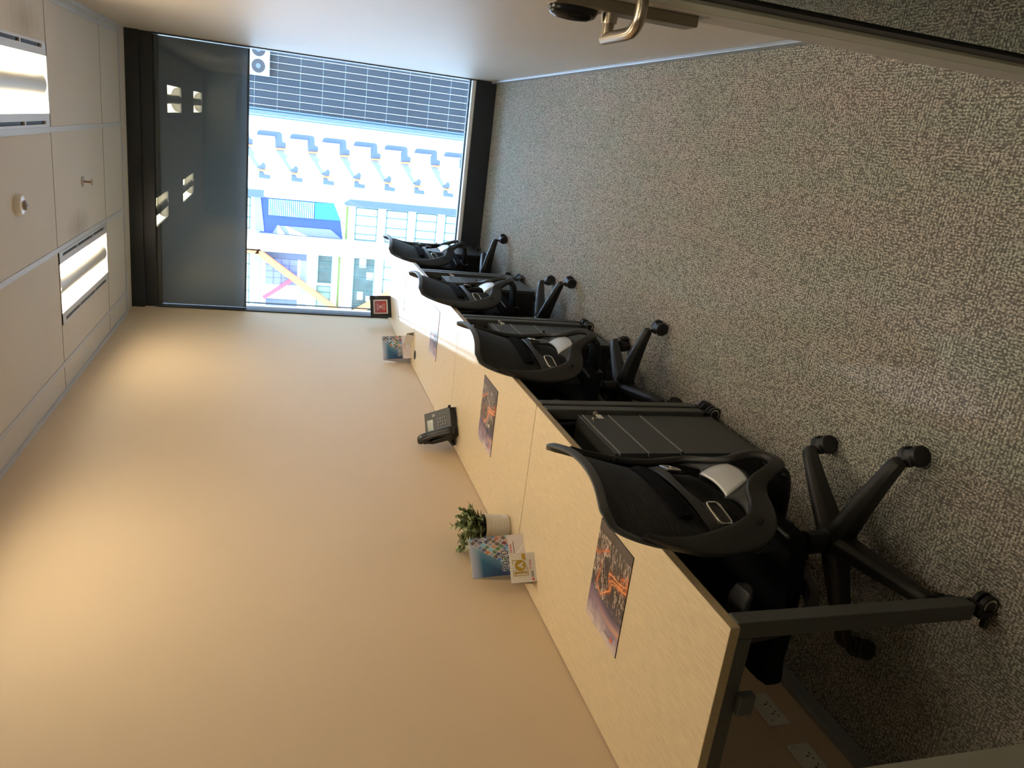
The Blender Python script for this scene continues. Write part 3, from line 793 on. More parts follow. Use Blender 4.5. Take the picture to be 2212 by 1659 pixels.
def mat_paint(seed, figure):
    def fn(u, v):      # u along width (0 = left for the sitter), v: 0 front edge, 1 wall side
        vv = 1-u; s_ = v
        n = fbm(u*6, v*6, seed); n2 = fbm(u*26, v*26, seed+5)
        horizon = .70+.03*math.sin(u*5)
        if s_ > horizon:
            k = (s_-horizon)/(1-horizon)
            c = mixc(s2l((118, 98, 128)), LAV, k*1.6)
            c = mixc(c, PALE, (k-.45)*2+(n-.5)*1.6); c = mixc(c, PEACH, max(0, (1-abs(k-.35)*4))*(1-vv)*.0+max(0, 1-abs(k-.28)*5)*vv*.9)
            c = mixc(c, LAV, max(0, (n-.55)*3)*(1-k))
        else:
            c = mixc(GREYD, DARK, s_*4+(n-.5)*.8)
            c = mixc(c, s2l((92, 84, 104)), max(0, (s_-.55)/.15)*.8)
            g_ = fbm(u*60+v*20, v*22, seed+3)*(.6+.8*fbm(u*5, v*5, seed+8))
            if g_ > .55 and .10 < s_ < .68: c = mixc(c, mixc(s2l((230, 205, 165)), s2l((150, 140, 160)), hashn(int(u*60), int(v*60))), (g_-.55)*8)
        for tn, T in enumerate(TR):
            d = min(segd((s_, vv), a, b) for a, b in zip(T, T[1:]))
            c = mixc(c, ORNG, (math.exp(-(d/.010)**2)*.8+math.exp(-(d/.035)**2)*.22)*(.45+.9*vnoise(u*14, v*14, seed+9)))
            if d < .0045 and tn < 3: c = mixc(c, s2l((255, 200, 135)), .7)
        if figure:
            # dark runner shape with a small white mark in front of the city
            d = segd((s_, vv), (.80, .60), (.56, .66))
            c = mixc(c, s2l((28, 28, 48)), 1.3-d/.028 if d < .04 else 0)
            if abs(s_-.64) < .035 and abs(vv-.66) < .035*(1-(s_-.60)/.09)*.9 and not (abs(vv-.66) < .010 and s_ > .645): c = (.85, .85, .85)
        return c
    return fn
def make_mat(y0, y1, x0, x1, label, seed, figure, glarew=0):
    r = empty('desk_mat', (x1, (y0+y1)/2, DZ)); tag(r, label, 'desk mat', 'printed mats on the desks')
    w_, h_ = y1-y0, x1-x0
    MB().box(-h_, 0, -w_/2, w_/2, 0, .0022).build('backing', M_mat_edge, r, bevel=.0008)
    # local frame: x -> +Y (world), y -> -X (towards wall)
    mp_ = Matrix(((0, -1, 0, -.0012), (1, 0, 0, -w_/2+.0012), (0, 0, 1, .0024), (0, 0, 0, 1)))
    painted_sheet('print', painted('mat_print', .32, .5), r, w_-.0024, h_-.0024, 130, 180, mat_paint(seed, figure), mp_)
    cu = MB().cyl((-h_+.028, -w_/2+.040, .0024), (-h_+.028, -w_/2+.040, .0028), .0065, n=20).build('round_mark', mat('orange_red_print', (.80, .13, .04), .5), r)
    for k, ln in enumerate((.040, .034)):
        MB().box(-h_+.0235+k*.006, -h_+.0262+k*.006, -w_/2+.050, -w_/2+.050+ln, .0024, .0027).build('caption_line', M_printgrey, r)
    MB().box(-h_+.024, -h_+.0252, w_/2-.075, w_/2-.020, .0024, .0027).build('caption_line', M_printgrey, r)
    return r
make_mat(1.564, 1.782, .255, .566, 'rectangular desk mat with orange night city print on the nearest desk', 1, False)
make_mat(2.925, 3.158, .243, .543, 'desk mat with city print and dark figure, beside the phone', 4, True)
make_mat(4.240, 4.462, .268, .566, 'desk mat with city print in the edge of the sun patch', 7, True)
make_mat(5.525, 5.700, .252, .550, 'desk mat glaring in the sun on the desk by the window', 9, True)

# ================================================================== calendars and cards
def cal_paint(u, v):
    # v 1 = top (spiral), 0 = bottom
    if v < .30: 
        c = s2l((222, 212, 214))
        if abs((u-.5)-(v-.15)*1.6) < .012 or abs((u-.5)+(v-.15)*1.6) < .012:
            if u > .4: c = s2l((240, 235, 236))
        return c
    k = (v-.30)/.70
    base = mixc(s2l((38, 42, 92)), s2l((52, 120, 150)), u*.7+k*.5); base = mixc(base, s2l((190, 195, 220)), max(0, (k-.72)/.28))
    dline = u-(.98-k*.0)+(.0)
    q = (u+0.0)-(.18+.75*k*.9)      # diagonal band of photo tiles from lower left to upper right
    if q > 0 and u > .12:
        a = (u*1.5+k*1.1)*5.0; b = (u*1.5-k*1.1)*5.0
        fa, fb = a-math.floor(a), b-math.floor(b)
        if fa < .08 or fb < .08: return s2l((225, 220, 228))
        h = hashn(math.floor(a), math.floor(b), 3)
        pal = [(120, 40, 50), (60, 110, 180), (190, 110, 60), (50, 60, 100), (150, 150, 170), (70, 120, 80), (110, 190, 220), (90, 70, 60), (190, 150, 120)]
        c = s2l(pal[int(h*9) % 9]); return mixc(c, (.6, .6, .6), (fbm(u*40, v*40, 2)-.4)*1.2)
    return mixc(base, s2l((150, 190, 210)), max(0, .25-abs(q))*1.2)
def make_calendar(A, B, hgt, label):
    A = Vector((*A, DZ)); B = Vector((*B, DZ))     # A right/far bottom corner, B left/near bottom corner
    root = empty('desk_calendar', (A+B)/2); tag(root, label, 'calendar', 'spiral desk calendars')
    w_ = (A-B).length; e = (A-B).normalized(); back = Vector((-e.y, e.x, 0))
    if back.x > 0: back = -back
    o0 = B-root.location
    lean = .032; upv = (Vector((0, 0, hgt))+back*lean); 
    nf = upv.normalized().cross(e); nf = nf if nf.dot(back) < 0 else -nf
    def panel(p0, p1, top, th, name, m_):
        vs = [p0, p0+e*w_, p1+e*w_, p1]; nn = (p1-p0).cross(e).normalized()*th
        return MB().add([*vs, *[v+nn for v in vs]], [(0, 1, 2, 3), (7, 6, 5, 4), (0, 4, 5, 1), (1, 5, 6, 2), (2, 6, 7, 3), (3, 7, 4, 0)]).build(name, m_, root)
    panel(o0, o0+upv, None, .0015, 'front_board', M_paper)
    panel(o0+back*.078, o0+upv+back*.002, None, .0015, 'back_board', M_paper)
    Mf = frame_M(o0+nf*.0022, e, upv)
    if Mf.col[2].to_3d().dot(nf) < 0: pass
    ul = upv.length
    painted_sheet('cover_print', painted('calendar_print', .35, .5), root, w_, ul, 90, 120, lambda u, v: cal_paint(u, v), Mf)
    sp = MB()
    for k in range(17):
        c = o0+upv+e*(w_*(k+.6)/17.2)+back*.001
        pts = [c+(upv.normalized()*math.cos(2*PI*j/10)+nf*math.sin(2*PI*j/10))*.0055 for j in range(10)]
        sp.tube(pts, .0007, 5, closed=True)
    sp.build('spiral', M_white, root, smooth=True)
    T = frame_M(o0+nf*.0027+e*(w_*.10)+upv*.315, e, upv)
    text_mesh('2020', .040, 'year_outline', M_white, root, T, bold=.0016)
    T = frame_M(o0+nf*.0033+e*(w_*.10)+upv*.315, e, upv)
    text_mesh('2020', .040, 'year', M_navy, root, T)
    T = frame_M(o0+nf*.0027+e*(w_*.42)+upv*.235, e, upv)
    text_mesh('10 YEARS', .0125, 'red_caption', M_red, root, T)
    MB().add([o0+nf*.0028+e*(w_*a)+upv*b for a, b in ((.42, .205), (.82, .205), (.82, .195), (.42, .195))], [(0, 1, 2, 3)]).build('caption_line', M_navy, root)
    return root
make_calendar((.160, 2.409), (.068, 2.288), .200, 'blue and white 2020 spiral desk calendar beside the potted plant')
make_calendar((.168, 5.190), (.045, 5.045), .190, 'small looking 2020 spiral desk calendar against tan wall beyond the phone')

def make_card(A, B, hgt, label, depth=.05, printed=True):
    A = Vector((*A, DZ)); B = Vector((*B, DZ)); root = empty('tent_card', (A+B)/2); tag(root, label, 'card', 'white tent cards on the desks')
    w_ = (A-B).length; e = (A-B).normalized(); back = Vector((-e.y, e.x, 0)); back = back if back.x < 0 else -back
    o0 = B-root.location; upv = Vector((0, 0, hgt))+back*.014
    nf = upv.normalized().cross(e); nf = nf if nf.dot(back) < 0 else -nf
    m_ = MB()
    for p0, p1 in ((o0, o0+upv), (o0+back*depth, o0+upv+back*.002)):
        vs = [p0, p0+e*w_, p1+e*w_, p1]; nn = back*.0016
        m_.add([*vs, *[v+nn for v in vs]], [(0, 1, 2, 3), (7, 6, 5, 4), (0, 4, 5, 1), (1, 5, 6, 2), (2, 6, 7, 3), (3, 7, 4, 0)])
    m_.build('folded_card', M_paper, root)
    if printed:
        def pt(a, b, h=.0012): return o0+e*(w_*a)+upv*b+nf*h
        un = upv.normalized()
        ring = [pt(.57, .60)+(e*math.cos(2*PI*k/32)+un*math.sin(2*PI*k/32))*.0195 for k in range(32)]
        ring2 = [q+nf*.0006 for q in ring]
        MB().add(ring+ring2, [tuple(range(32, 64))]+[(i, (i+1) % 32, (i+1) % 32+32, i+32) for i in range(32)]).build('gold_disc', M_gold, root)
        cpt = pt(.57, .60, .0022)
        def loc(a, b): return cpt+e*a+un*b
        MB().add([loc(0, .012), loc(.011, -.010), loc(.0045, -.010), loc(0, -.001), loc(-.0045, -.010), loc(-.011, -.010)], [(0, 1, 2, 3), (0, 3, 4, 5)]).build('arrow_mark', M_white, root)
        one = [(.30, .36), (.36, .36), (.36, .84), (.28, .84), (.26, .78), (.30, .78)]
        MB().add([pt(a, b) for a, b in one]+[pt(a, b, .0016) for a, b in one], [(6, 7, 8, 9, 10, 11)]+[(i, (i+1) % 6, (i+1) % 6+6, i+6) for i in range(6)]).build('gold_numeral', M_gold, root)
        MB().add([pt(a, b) for a, b in ((.72, .38), (.97, .38), (.97, .52), (.80, .52))], [(0, 1, 2, 3)]).build('gold_ribbon', M_gold, root)
        text_mesh('10 YEARS', .0085, 'red_caption', M_red, root, frame_M(pt(.42, .175), e, upv))
        for b in (.17, .11): MB().add([pt(a, c) for a, c in ((.16, b), (.38, b), (.38, b+.025), (.16, b+.025))], [(0, 1, 2, 3)]).build('caption_line', M_printgrey, root)
        cp = pt(.09, .14); ring = [cp+(e*math.cos(2*PI*k/20)+un*math.sin(2*PI*k/20))*.0042 for k in range(20)]
        MB().add(ring, [tuple(range(20))]).build('round_mark', M_red, root)
        nk = MB()
        for (a0, a1, b0, b1) in ((.22, .24, .32, .90), (.22, .44, .88, .90), (.74, .76, .56, .90), (.62, .76, .88, .90), (.22, .50, .31, .33)):
            nk.add([pt(a0, b0), pt(a1, b0), pt(a1, b1), pt(a0, b1)], [(0, 1, 2, 3)])
        nk.build('gold_outline', M_gold, root)
    return root
make_card((.170, 2.263), (.093, 2.194), .090, 'white folded card with gold 10 emblem in front of the near calendar')
make_card((.232, 5.040), (.140, 5.120), .052, 'small white folded card edge-on near the far calendar', .03, False)

# ================================================================== photo frame on the far desk
A = Vector((.205, 6.270, DZ)); B = Vector((.062, 6.125, DZ)); e = (A-B).normalized(); w_ = (A-B).length
back = Vector((-e.y, e.x, 0)); back = back if back.x < 0 else -back
fo = empty('picture_frame', (A+B)/2); tag(fo, 'small black picture frame with red print standing at the window corner', 'picture frame')
o0 = B-fo.location; hf = .165; upv = Vector((0, 0, hf))+back*.020
nf = upv.normalized().cross(e); nf = nf if nf.dot(back) < 0 else -nf
def fpt(a, b, h=0): return o0+e*(w_*a)+upv*b+nf*h
fb = MB()
bwid = .15
for (a0, a1, b0, b1) in ((0, 1, 0, bwid), (0, 1, 1-bwid, 1), (0, bwid, bwid, 1-bwid), (1-bwid, 1, bwid, 1-bwid)):
    q = [fpt(a0, b0), fpt(a1, b0), fpt(a1, b1), fpt(a0, b1)]
    fb.add([*q, *[v+nf*.014 for v in q]], [(3, 2, 1, 0), (4, 5, 6, 7), (0, 1, 5, 4), (1, 2, 6, 5), (2, 3, 7, 6), (3, 0, 4, 7)])
fb.build('frame', mat('matt_black_wood', (.012, .012, .014), .5), fo)
MB().add([fpt(.1, .1, .005), fpt(.9, .1, .005), fpt(.9, .9, .005), fpt(.1, .9, .005)], [(0, 1, 2, 3)]).build('mount', M_paper, fo)
def red_paint(u, v): return mixc(s2l((190, 60, 40)), s2l((150, 80, 100)), v)
painted_sheet('print', painted('framed_print', .35), fo, w_*.56, upv.length*.56, 12, 12, red_paint, frame_M(fpt(.22, .22, .0062), e, upv))
for k, ln in ((.66, .34), (.58, .26), (.40, .26), (.32, .34)):
    MB().add([fpt(.5-ln/2, k, .007), fpt(.5+ln/2, k, .007), fpt(.5+ln/2, k+.02, .007), fpt(.5-ln/2, k+.02, .007)], [(0, 1, 2, 3)]).build('caption_line', M_paper, fo)
MB().add([fpt(.45, .46, .007), fpt(.55, .46, .007), fpt(.55, .54, .007), fpt(.45, .54, .007)], [(0, 1, 2, 3)]).build('white_mark', M_white, fo)
q = [fpt(.4, 0)+back*.07, fpt(.6, 0)+back*.07, fpt(.6, .8)+back*.002, fpt(.4, .8)+back*.002]
MB().add([*q, *[v+back*.003 for v in q]], [(0, 1, 2, 3), (7, 6, 5, 4), (0, 4, 5, 1), (1, 5, 6, 2), (2, 6, 7, 3), (3, 7, 4, 0)]).build('stand', M_dark_plastic, fo)

# ================================================================== potted plant
pc = Vector((.098, 2.580, DZ))
pot = empty('potted_plant', pc); tag(pot, 'bushy green plant in a ribbed white pot beside the near calendar', 'plant')
prof = [(.0, .0), (.040, .0), (.0435, .004)]
for k in range(9):
    z0 = .006+k*.0098; rr = .0440+.0075*k/9
    prof += [(rr, z0), (rr+.0011, z0+.0025), (rr+.0011, z0+.0070), (rr, z0+.0095)]
prof += [(.0525, .098), (.0535, .101), (.0510, .102), (.0490, .096), (.0470, .084)]
MB().lathe(prof, n=48).build('pot', M_ceramic, pot, smooth=True, angle=60)
MB().lathe([(0, .086), (.030, .088), (.048, .084)], n=24).build('soil', M_soil, pot)
def leaf(mb, base, d, upn, L, wd):
    d = d.normalized(); sd = d.cross(upn)
    if sd.length < 1e-3: sd = d.cross(Vector((1, 0, 0)))
    sd.normalize(); nn = sd.cross(d)
    n = 6; vs = []; fs = []
    for i in range(n+1):
        t_ = i/n; hw = wd*math.sin(PI*min(1, t_*.97+.03))**.75*.5
        c = base+d*(L*t_)+nn*(-.16*L*(t_**2))
        vs += [c-sd*hw+nn*(hw*.35), c, c+sd*hw+nn*(hw*.35)]
    for i in range(n):
        a = i*3; fs += [(a, a+1, a+4, a+3), (a+1, a+2, a+5, a+4)]
    mb.add(vs, fs)
lf, lf2, stm = MB(), MB(), MB()
rnd = random.Random(11)
for k in range(52):
    az_ = rnd.uniform(0, 2*PI); inc = rnd.uniform(.05, 1.15)**.9
    base = Vector((math.cos(az_)*rnd.uniform(0, .035), math.sin(az_)*rnd.uniform(0, .035), .086))
    dirv = Vector((math.cos(az_)*math.sin(inc), math.sin(az_)*math.sin(inc), math.cos(inc)))
    L = rnd.uniform(.055, .125)*(1-.2*inc)
    tip = base+dirv*L+Vector((0, 0, .01*inc))
    if tip.x < -.085: tip.x = -.085; 
    pts = [base, (base+tip)/2+Vector((0, 0, .012)), tip]
    stm.tube(pts, .0011, 5)
    npair = 4
    for q in range(npair):
        t_ = .35+.65*q/(npair-1); pos = base*(1-t_)+tip*t_+Vector((0, 0, .012*(1-abs(2*t_-1))))
        for sgn in (0, 1):
            aa = az_+PI/2*(q % 2)+PI*sgn+rnd.uniform(-.4, .4)
            dd = (dirv*.75+Vector((math.cos(aa), math.sin(aa), .15))*.75)
            if pos.x+dd.normalized().x*.03 < -.093: dd.x = abs(dd.x)*.3
            leaf(lf if rnd.random() < .55 else lf2, pos, dd, Vector((0, 0, 1))+Vector((rnd.uniform(-.4, .4), rnd.uniform(-.4, .4), 0)), rnd.uniform(.023, .036), rnd.uniform(.013, .018))
# one long sprig reaching towards the window and one towards the camera
for tipv in (Vector((.012, .118, .125)), Vector((.02, -.10, .19)), Vector((0, .02, .215))):
    base = Vector((0, .01, .09)); stm.tube([base, base*.5+tipv*.5+Vector((0, 0, .01)), tipv], .0011, 5)
    for q in range(3):
        for sgn in (-1, 1):
            pos = base*(.3-.15*q)+tipv*(.7+.15*q); dd = (tipv-base).normalized()*.9+Vector((.6*sgn, 0, .4*sgn))
            leaf(lf2 if q else lf, pos, dd, Vector((0, 0, 1)), .026, .015)
fo_ = lf.build('foliage', M_leaf, pot, smooth=True); lf2.build('pale_foliage', M_leaf2, pot, smooth=True); stm.build('stems', M_stem, pot)

# ================================================================== desk phone
ph = empty('desk_phone', (.155, 3.578, DZ)); ph.rotation_euler = (0, 0, math.atan2(.74, .67))
tag(ph, 'black desk telephone with corded handset and grey display against the tan wall', 'telephone')
# local x = right for the user, local y = back (towards wall), front edge at y=0
def wedge(x0, x1, prof_, name, m_, par, bevel=.004):
    n = len(prof_); vs = [(x0, y, z) for y, z in prof_]+[(x1, y, z) for y, z in prof_]
    return MB().add(vs, [tuple(range(n)), tuple(range(2*n-1, n-1, -1))]+[(i, i+n, (i+1) % n+n, (i+1) % n) for i in range(n)]).build(name, m_, par, bevel=bevel, smooth=True)
PHM = mat('phone_black', (.010, .010, .010), .35); PHK = mat('phone_key', (.11, .11, .11), .3)
wedge(-.085, .085, [(.000, .030), (.010, .022), (.060, .045), (.105, .110), (.102, .142), (.096, .150)], 'housing', PHM, ph)
wedge(-.055, .055, [(.050, .020), (.125, .0), (.135, .0), (.118, .060), (.100, .120), (.080, .090)], 'foot', PHM, ph)
wedge(-.082, .082, [(.0, .0), (.012, .0), (.060, .022), (.130, .0), (.132, .006), (.062, .045), (.004, .030)], 'base', PHM, ph)
sl = Vector((0, .096, .120)).normalized(); nf_ = Vector((0, -.120, .096)).normalized()
def FP(x, s_, h=.001): return Vector((x, 0, .030))+sl*s_+nf_*h
def fquad(x0, x1, s0, s1, h0, h1, name, m_, par, bevel=.0008):
    q = [FP(x0, s0, h0), FP(x1, s0, h0), FP(x1, s1, h0), FP(x0, s1, h0)]
    return MB().add([*q, *[v+nf_*(h1-h0) for v in q]], [(3, 2, 1, 0), (4, 5, 6, 7), (0, 1, 5, 4), (1, 2, 6, 5), (2, 3, 7, 6), (3, 0, 4, 7)]).build(name, m_, par, bevel=bevel)
fquad(-.022, .040, .104, .138, -.0005, .0012, 'display', M_lcd, ph)
for rr in range(4):
    for cc in range(3): fquad(-.010+cc*.018, .002+cc*.018, .030+rr*.0135, .038+rr*.0135, -.001, .0025, 'key', PHK, ph)
for cc in range(4): fquad(-.018+cc*.015, -.008+cc*.015, .094, .098, -.001, .002, 'soft_key', PHK, ph)
MB().cyl(FP(.060, .098, -.001), FP(.060, .098, .002), .0095, n=24).build('navigation_ring', mat('nav_ring_grey', (.15, .15, .15), .25), ph)
for k in range(3): fquad(.052, .060, .030+.014*k, .036+.014*k, -.001, .002, 'side_key', PHK, ph)
hsn = [FP(-.062, -.012, .010), FP(-.062, -.004, .020), FP(-.062, .03, .026), FP(-.062, .09, .034), FP(-.062, .15, .026), FP(-.062, .178, .014), FP(-.062, .190, .006)]
HP = catmull(hsn, 5); HW = [q.x for q in catmull([(a, 0, 0) for a in (.032, .046, .046, .038, .046, .046, .030)], 5)]; HT = [q.x for q in catmull([(a, 0, 0) for a in (.016, .030, .028, .022, .030, .032, .016)], 5)]
MB().strip(HP, [nf_]*len(HP), HW, HT, n=20, p=3).build('handset', PHM, ph, smooth=True, angle=60)
fquad(-.085, -.040, .0, .045, -.004, .010, 'cradle', PHM, ph); fquad(-.085, -.040, .125, .165, -.004, .012, 'cradle', PHM, ph)
coil = []
base_pts = catmull([(-.060, .010, .022), (-.098, .035, .010), (-.100, .070, .010), (-.082, .092, .012), (-.05, .085, .012)], 30)
for i, q in enumerate(base_pts):
    g = i*1.15; coil.append(q+Vector((math.cos(g)*.004, 0, math.sin(g)*.004)))
MB().tube(coil, .0013, 6).build('coiled_cord', M_rubber, ph, smooth=True)
MB().tube(catmull([(.075, .010, .022), (.070, -.012, .010), (.030, -.020, .006), (-.020, -.016, .006), (-.050, .002, .016)], 6), .0016, 7).build('cable', M_rubber, ph, smooth=True)
MB().cyl((.084, -.004, .034), (.084, .020, .032), .007).build('cable_clip', PHM, ph, smooth=True)

# ================================================================== sockets on the wall
def make_socket(y0, label):
    r = empty('power_socket', (0, y0, .137)); tag(r, label, 'power socket', 'double power sockets under the near desk')
    MB().box(0, .009, 0, .130, 0, .072).build('face_plate', M_socket, r, bevel=.002)
    for k in (0, 1):
        MB().box(.009, .0115, .012+.104*k-.004*k, .020+.104*k-.004*k, .048, .060).build('switch', M_white, r, bevel=.0008)
        h = MB()
        for yy, zz, sx, sz in ((.048, .034, .0016, .005), (.038, .022, .003, .0016), (.056, .022, .003, .0016)):
            y_ = yy+.040*k-.006; h.box(.0088, .0096, y_-sx, y_+sx, zz-sz, zz+sz)
        h.build('pin_holes', M_slot, r)
    return r
make_socket(1.515, 'white double power socket on tan wall, nearer the chair seat')
make_socket(1.308, 'white double power socket on tan wall, nearer the camera')

# ================================================================== buildings across the street
M_fac = mat('white_facade', (.82, .82, .80), .7, noise=.02)
M_tow = mat('dark_tower_glass', (.016, .024, .034), .35, spec=.5, noise=.5, nscale=.35, stretch=(1, 1, .6))
M_mull = mat('tower_mullion', (.42, .50, .58), .5)
M_teal = mat('teal_grey_metal', (.07, .10, .14), .5)  # own teal-grey of the stair panels, landing boxes, soffits and fan hubs
M_lavm = mat('lavender_panel', (.15, .17, .30), .4)
M_blue = mat('deep_blue_panel', (.02, .05, .42), .4)
M_cyan = mat('cyan_glass', (.03, .24, .42), .2)
M_green = mat('green_mullion', (.05, .13, .12), .5)
M_winw = mat('bright_office_glass', (.42, .55, .56), .2)
M_wind = mat('dim_office_glass', (.06, .09, .08), .2, noise=.6, nscale=1.2)
M_or = mat('orange_steel', (.80, .20, .06), .5)
M_redst = mat('red_steel', (.62, .06, .08), .5)
M_plantx = mat('climbing_plant', (.12, .15, .03), .8, noise=.5, nscale=6)
YB = 80.0
tw = empty('glass_tower', (4.5, YB, -30)); tag(tw, 'dark glass office tower with pale vertical fins across the street', 'building')
def part(parent, name, m_, fnc, **k):
    mb = MB(); fnc(mb)
    o = parent.location; mb.v = [(x-o.x, y-o.y, z-o.z) for x, y, z in mb.v]
    return mb.build(name, m_, parent, **k)
part(tw, 'curtain_wall', M_tow, lambda b: b.box(1.45, 22, YB, YB+15, -30, 31))  # unseen storeys above the fins are added to block the sun
def fins(b):
    for k in range(26): b.box(1.96+.64*k, 2.00+.64*k, YB-.25, YB, -30, 9)
    for k in range(19): b.box(1.5, 20, YB-.02, YB, 8.2-2.05*k, 8.215-2.05*k)
part(tw, 'fins', M_mull, fins)
def louv(b):
    for k in range(4): b.box(.92+.21*k, 1.06+.21*k, YB-.3, YB, -30, 9)
part(tw, 'louvre_band', mat('blue_grey_louvre', (.07, .12, .26), .5), louv)
fb_ = tw.location
f2 = empty('condenser_unit', (5.9, YB-1.0, 2.79)); tag(f2, 'pale blue condenser box with two round fans on the dark tower', 'air conditioner')
MB().box(-1.42, 1.42, 0, .75, 0, 2.15).build('casing', mat('condenser_casing', (.42, .52, .66), .5), f2)
for fx in (-.62, .78):
    MB().cyl((fx, -.02, .98), (fx, 0, .98), .60, n=36).build('fan_opening', M_slot, f2)
    MB().cyl((fx, -.06, .98), (fx, -.02, .98), .22, n=20).build('fan_hub', M_teal, f2)
ob = empty('office_building', (-9, YB, -30)); tag(ob, 'sunlit white office building with orange diagonal braces across the street', 'building')
part(ob, 'facade', M_fac, lambda b: b.box(-40, -11.4, YB+.3, YB+14, -30, 9).box(-11.4, 1.45, YB+.3, YB+14, -30, 31).box(-11.95, -11.4, YB+.3, YB+14, 9, 31).box(-11.62, -10.15, YB-.9, YB+.3, -30, 31))  # unseen upper block added to cut the sun down to the desks
part(ob, 'column_edge', mat('column_side_grey', (.40, .44, .50), .6), lambda b: b.box(-10.15, -9.98, YB-.8, YB+.3, -30, 9))
Z = {
 'awn': [(-0.77, 0.81), (-0.42, .74), (-0.3, 0.52), (-0.29, -1.28), (-.42, -1.46), (-1.16, -1.52), (-1.26, -1.86), (-1.69, -1.84), (-1.8, -0.91), (-0.74, -0.84)],
 'sill': [(-0.77, 1.07), (-0.74, -0.84), (-0.86, -0.84), (-0.86, 1.07)],
 'bar1': [(-1.78, -0.91), (-1.72, -1.9), (-1.86, -1.88), (-1.93, -0.91)],
 'diag': [(-1.96, -0.92), (-1.97, -1.76), (-2.15, -1.63), (-2.44, -2.06), (-2.76, -1.89), (-3.54, -2.46), (-3.87, -2.31)],
 'gable': [(-3.83, -2.34), (-3.23, -2.86), (-3.48, -3.08), (-3.88, -2.99)],
 'bar2': [(-3.93, -2.36), (-3.91, -3.3), (-4.02, -3.31), (-4.08, -2.44)],
 'box': [(-4.12, -2.46), (-4.13, -2.83), (-4.39, -2.91), (-4.39, -3.51), (-4.75, -3.51), (-4.72, -2.47)]}
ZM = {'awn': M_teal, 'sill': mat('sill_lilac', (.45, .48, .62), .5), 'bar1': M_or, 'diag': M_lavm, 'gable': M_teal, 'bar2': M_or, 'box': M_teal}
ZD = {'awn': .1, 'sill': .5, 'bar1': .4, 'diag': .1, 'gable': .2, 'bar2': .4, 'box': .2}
for k in range(-1, 8):
    for nm, poly in Z.items():
        q = [(x, z-3.02*(k-1)*1.0) for x, z in poly]
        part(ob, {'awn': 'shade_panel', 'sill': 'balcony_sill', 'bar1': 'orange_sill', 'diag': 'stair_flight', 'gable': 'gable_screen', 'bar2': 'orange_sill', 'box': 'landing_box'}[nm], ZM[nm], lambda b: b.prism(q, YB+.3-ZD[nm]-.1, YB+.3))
# blue glazed bay
part(ob, 'blue_bay', M_blue, lambda b: b.prism([(-6.54, 3.36), (-6.5, -3.6), (-8.09, -4.3), (-9.93, -4.6), (-9.93, 3.4)], YB+.1, YB+.3))
part(ob, 'bay_glass', mat('pale_blue_glass', (.04, .22, .50), .2), lambda b: b.prism([(-6.61, 2.63), (-6.58, -1.74), (-8.16, -1.73), (-8.18, 2.6)], YB+.02, YB+.1))
def bayfins(b):
    for k in range(24): b.box(-8.14, -6.62, YB-.1, YB+.02, 2.5-.182*k, 2.5-.182*k+.075)
part(ob, 'bay_fins', M_fac, bayfins)
part(ob, 'bay_glass', M_cyan, lambda b: b.prism([(-6.59, -1.77), (-6.52, -3.6), (-8.13, -4.27), (-8.17, -1.79)], YB+.02, YB+.1))
part(ob, 'canopy', M_lavm, lambda b: b.prism([(-9.12, 1.74), (-9.10, -3.4), (-9.93, -4.5), (-9.93, 2.2)], YB+0, YB+.1))
part(ob, 'canopy_strip', M_fac, lambda b: b.prism([(-9.12, 1.74), (-9.1, 1.57), (-9.93, 1.01), (-9.92, 1.72)], YB-.1, YB).prism([(-9.12, 1.0), (-9.14, 0.76), (-9.93, -1.11), (-9.89, 0.53)], YB-.1, YB))
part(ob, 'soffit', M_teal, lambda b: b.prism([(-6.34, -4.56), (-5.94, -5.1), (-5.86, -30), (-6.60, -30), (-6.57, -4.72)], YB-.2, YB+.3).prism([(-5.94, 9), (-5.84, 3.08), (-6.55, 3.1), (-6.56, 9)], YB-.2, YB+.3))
part(ob, 'wall_strip', mat('blue_grey_wall', (.20, .25, .36), .5), lambda b: b.prism([(-6.55, 3.95), (-6.54, 3.36), (-9.81, 2.96), (-9.84, 3.8)], YB, YB+.3))
def window(x0, x1, z0, z1, m_, cross, bars=.07, vert=0):
    fr_ = part(ob, 'window', M_green, lambda b: (b.box(x0, x1, YB+.1, YB+.3, z0, z0+bars), b.box(x0, x1, YB+.1, YB+.3, z1-bars, z1), b.box(x0, x0+bars, YB+.1, YB+.3, z0, z1), b.box(x1-bars, x1, YB+.1, YB+.3, z0, z1), [b.box(c, c+bars, YB+.1, YB+.3, z0, z1) for c in cross]))
    mb = MB().box(x0+bars, x1-bars, YB+.2, YB+.28, z0+bars, z1-bars); o = ob.location
    mb.v = [(x-o.x, y-o.y, z-o.z) for x, y, z in mb.v]; mb.build('pane', m_, fr_)
for k in range(-1, 5):
    zt = -5.8-3.08*k if k >= 0 else 7.4
    window(-9.92, -6.68, zt-2.2, zt, M_winw, (-7.5, -8.5, -9.35))
window(-9.66, -6.63, 4.30, 6.4, M_winw, (-7.5, -8.6))
part(ob, 'blue_panel', M_lavm, lambda b: b.box(-15.04, -12.45, YB+.1, YB+.3, -.3, 2.76))
def seams(b):
    for k in range(1, 4): b.box(-15.04, -12.45, YB+.06, YB+.1, -.3+.77*k, -.26+.77*k)
    for k in range(1, 4): b.box(-15.04+.65*k, -15.0+.65*k, YB+.06, YB+.1, -.3, 2.76)
part(ob, 'panel_seams', mat('panel_seam_blue', (.10, .12, .26), .5), seams)
part(ob, 'dark_recess', mat('recess_slate', (.08, .10, .15), .5), lambda b: b.box(-12.42, -11.62, YB+.1, YB+.3, -1.17, 2.9).box(-17.6, -16.6, YB+.1, YB+.3, -.35, 2.7))
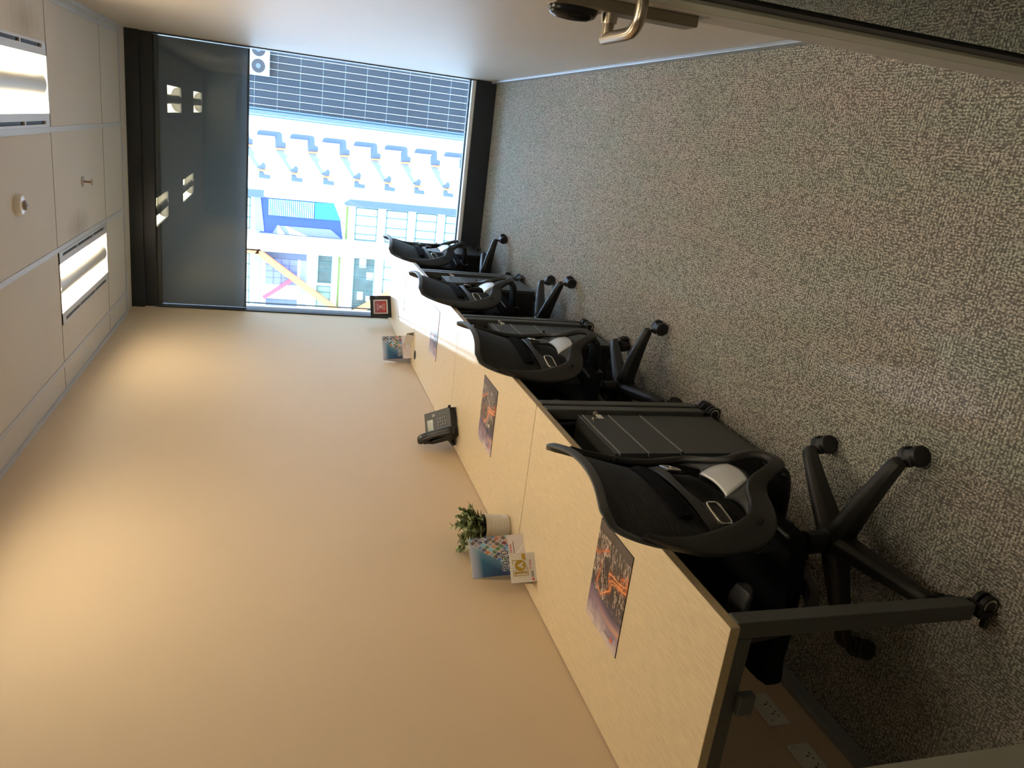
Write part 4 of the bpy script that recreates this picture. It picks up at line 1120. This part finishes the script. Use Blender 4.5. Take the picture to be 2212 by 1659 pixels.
part(ob, 'pale_glazing', mat('pale_glazing', (.55, .70, .80), .25), lambda b: b.box(-16.55, -15.06, YB+.1, YB+.3, -.3, 2.72))
part(ob, 'service_slot', mat('slot_grey_blue', (.22, .26, .36), .5), lambda b: b.box(-20, -12.03, YB+.1, YB+.3, 3.2, 3.84).box(-20, -12.45, YB+.12, YB+.3, -1.25, -.6))
part(ob, 'downpipe', M_winw, lambda b: b.box(-20, -12.1, YB-.05, YB+.05, 3.0, 3.16))
window(-14.62, -11.75, -3.70, -2.30, M_wind, (-12.5, -13.3))
window(-17.55, -14.94, -3.66, -2.25, mat('green_blind_glass', (.22, .33, .24), .4, noise=.3, nscale=2, stretch=(8, 1, 1)), (-15.6, -16.4), .05)
window(-17.50, -11.60, -8.02, -5.90, M_wind, (-12.6, -13.9, -15.3, -16.7))
window(-17.50, -11.60, -11.1, -8.95, M_winw, (-12.6, -13.9, -15.3, -16.7))
window(-17.60, -12.10, 4.30, 6.3, M_winw, (-13.2, -14.5, -15.9))
def desks_in(b):
    for x, z, w2, h2 in ((-12.3, -6.8, .9, .7), (-13.6, -7.6, .8, .7), (-15.7, -6.7, .9, .6), (-16.0, -7.5, .6, .4)): b.box(x-w2/2, x+w2/2, YB+.12, YB+.2, z-h2/2, z+h2/2)
part(ob, 'office_screen', M_winw, desks_in)
part(ob, 'climber_strip', M_plantx, lambda b: b.box(-20, -11.76, YB+.0, YB+.3, -4.52, -4.32).box(-9.9, -6.7, YB+.0, YB+.3, -5.05, -4.85))
def brace(p0, p1, wd, m_, name, yo=-.9):
    d = Vector((p1[0]-p0[0], 0, p1[1]-p0[1])); n = Vector((-d.z, 0, d.x)).normalized()*wd/2
    pl_ = [(p0[0]+n.x, p0[1]+n.z), (p1[0]+n.x, p1[1]+n.z), (p1[0]-n.x, p1[1]-n.z), (p0[0]-n.x, p0[1]-n.z)]
    part(ob, name, m_, lambda b: b.prism(pl_, YB+yo, YB+yo+.5))
brace((-11.65, 3.60), (-17.9, -5.3), .62, M_or, 'diagonal_brace')
brace((-17.9, -5.4), (-14.6, -10.4), .62, M_or, 'diagonal_brace')
brace((-11.70, 3.40), (-11.70, 4.7), .45, M_or, 'diagonal_brace')
brace((-16.4, 2.9), (-14.3, .05), .34, M_redst, 'diagonal_brace', -.5)
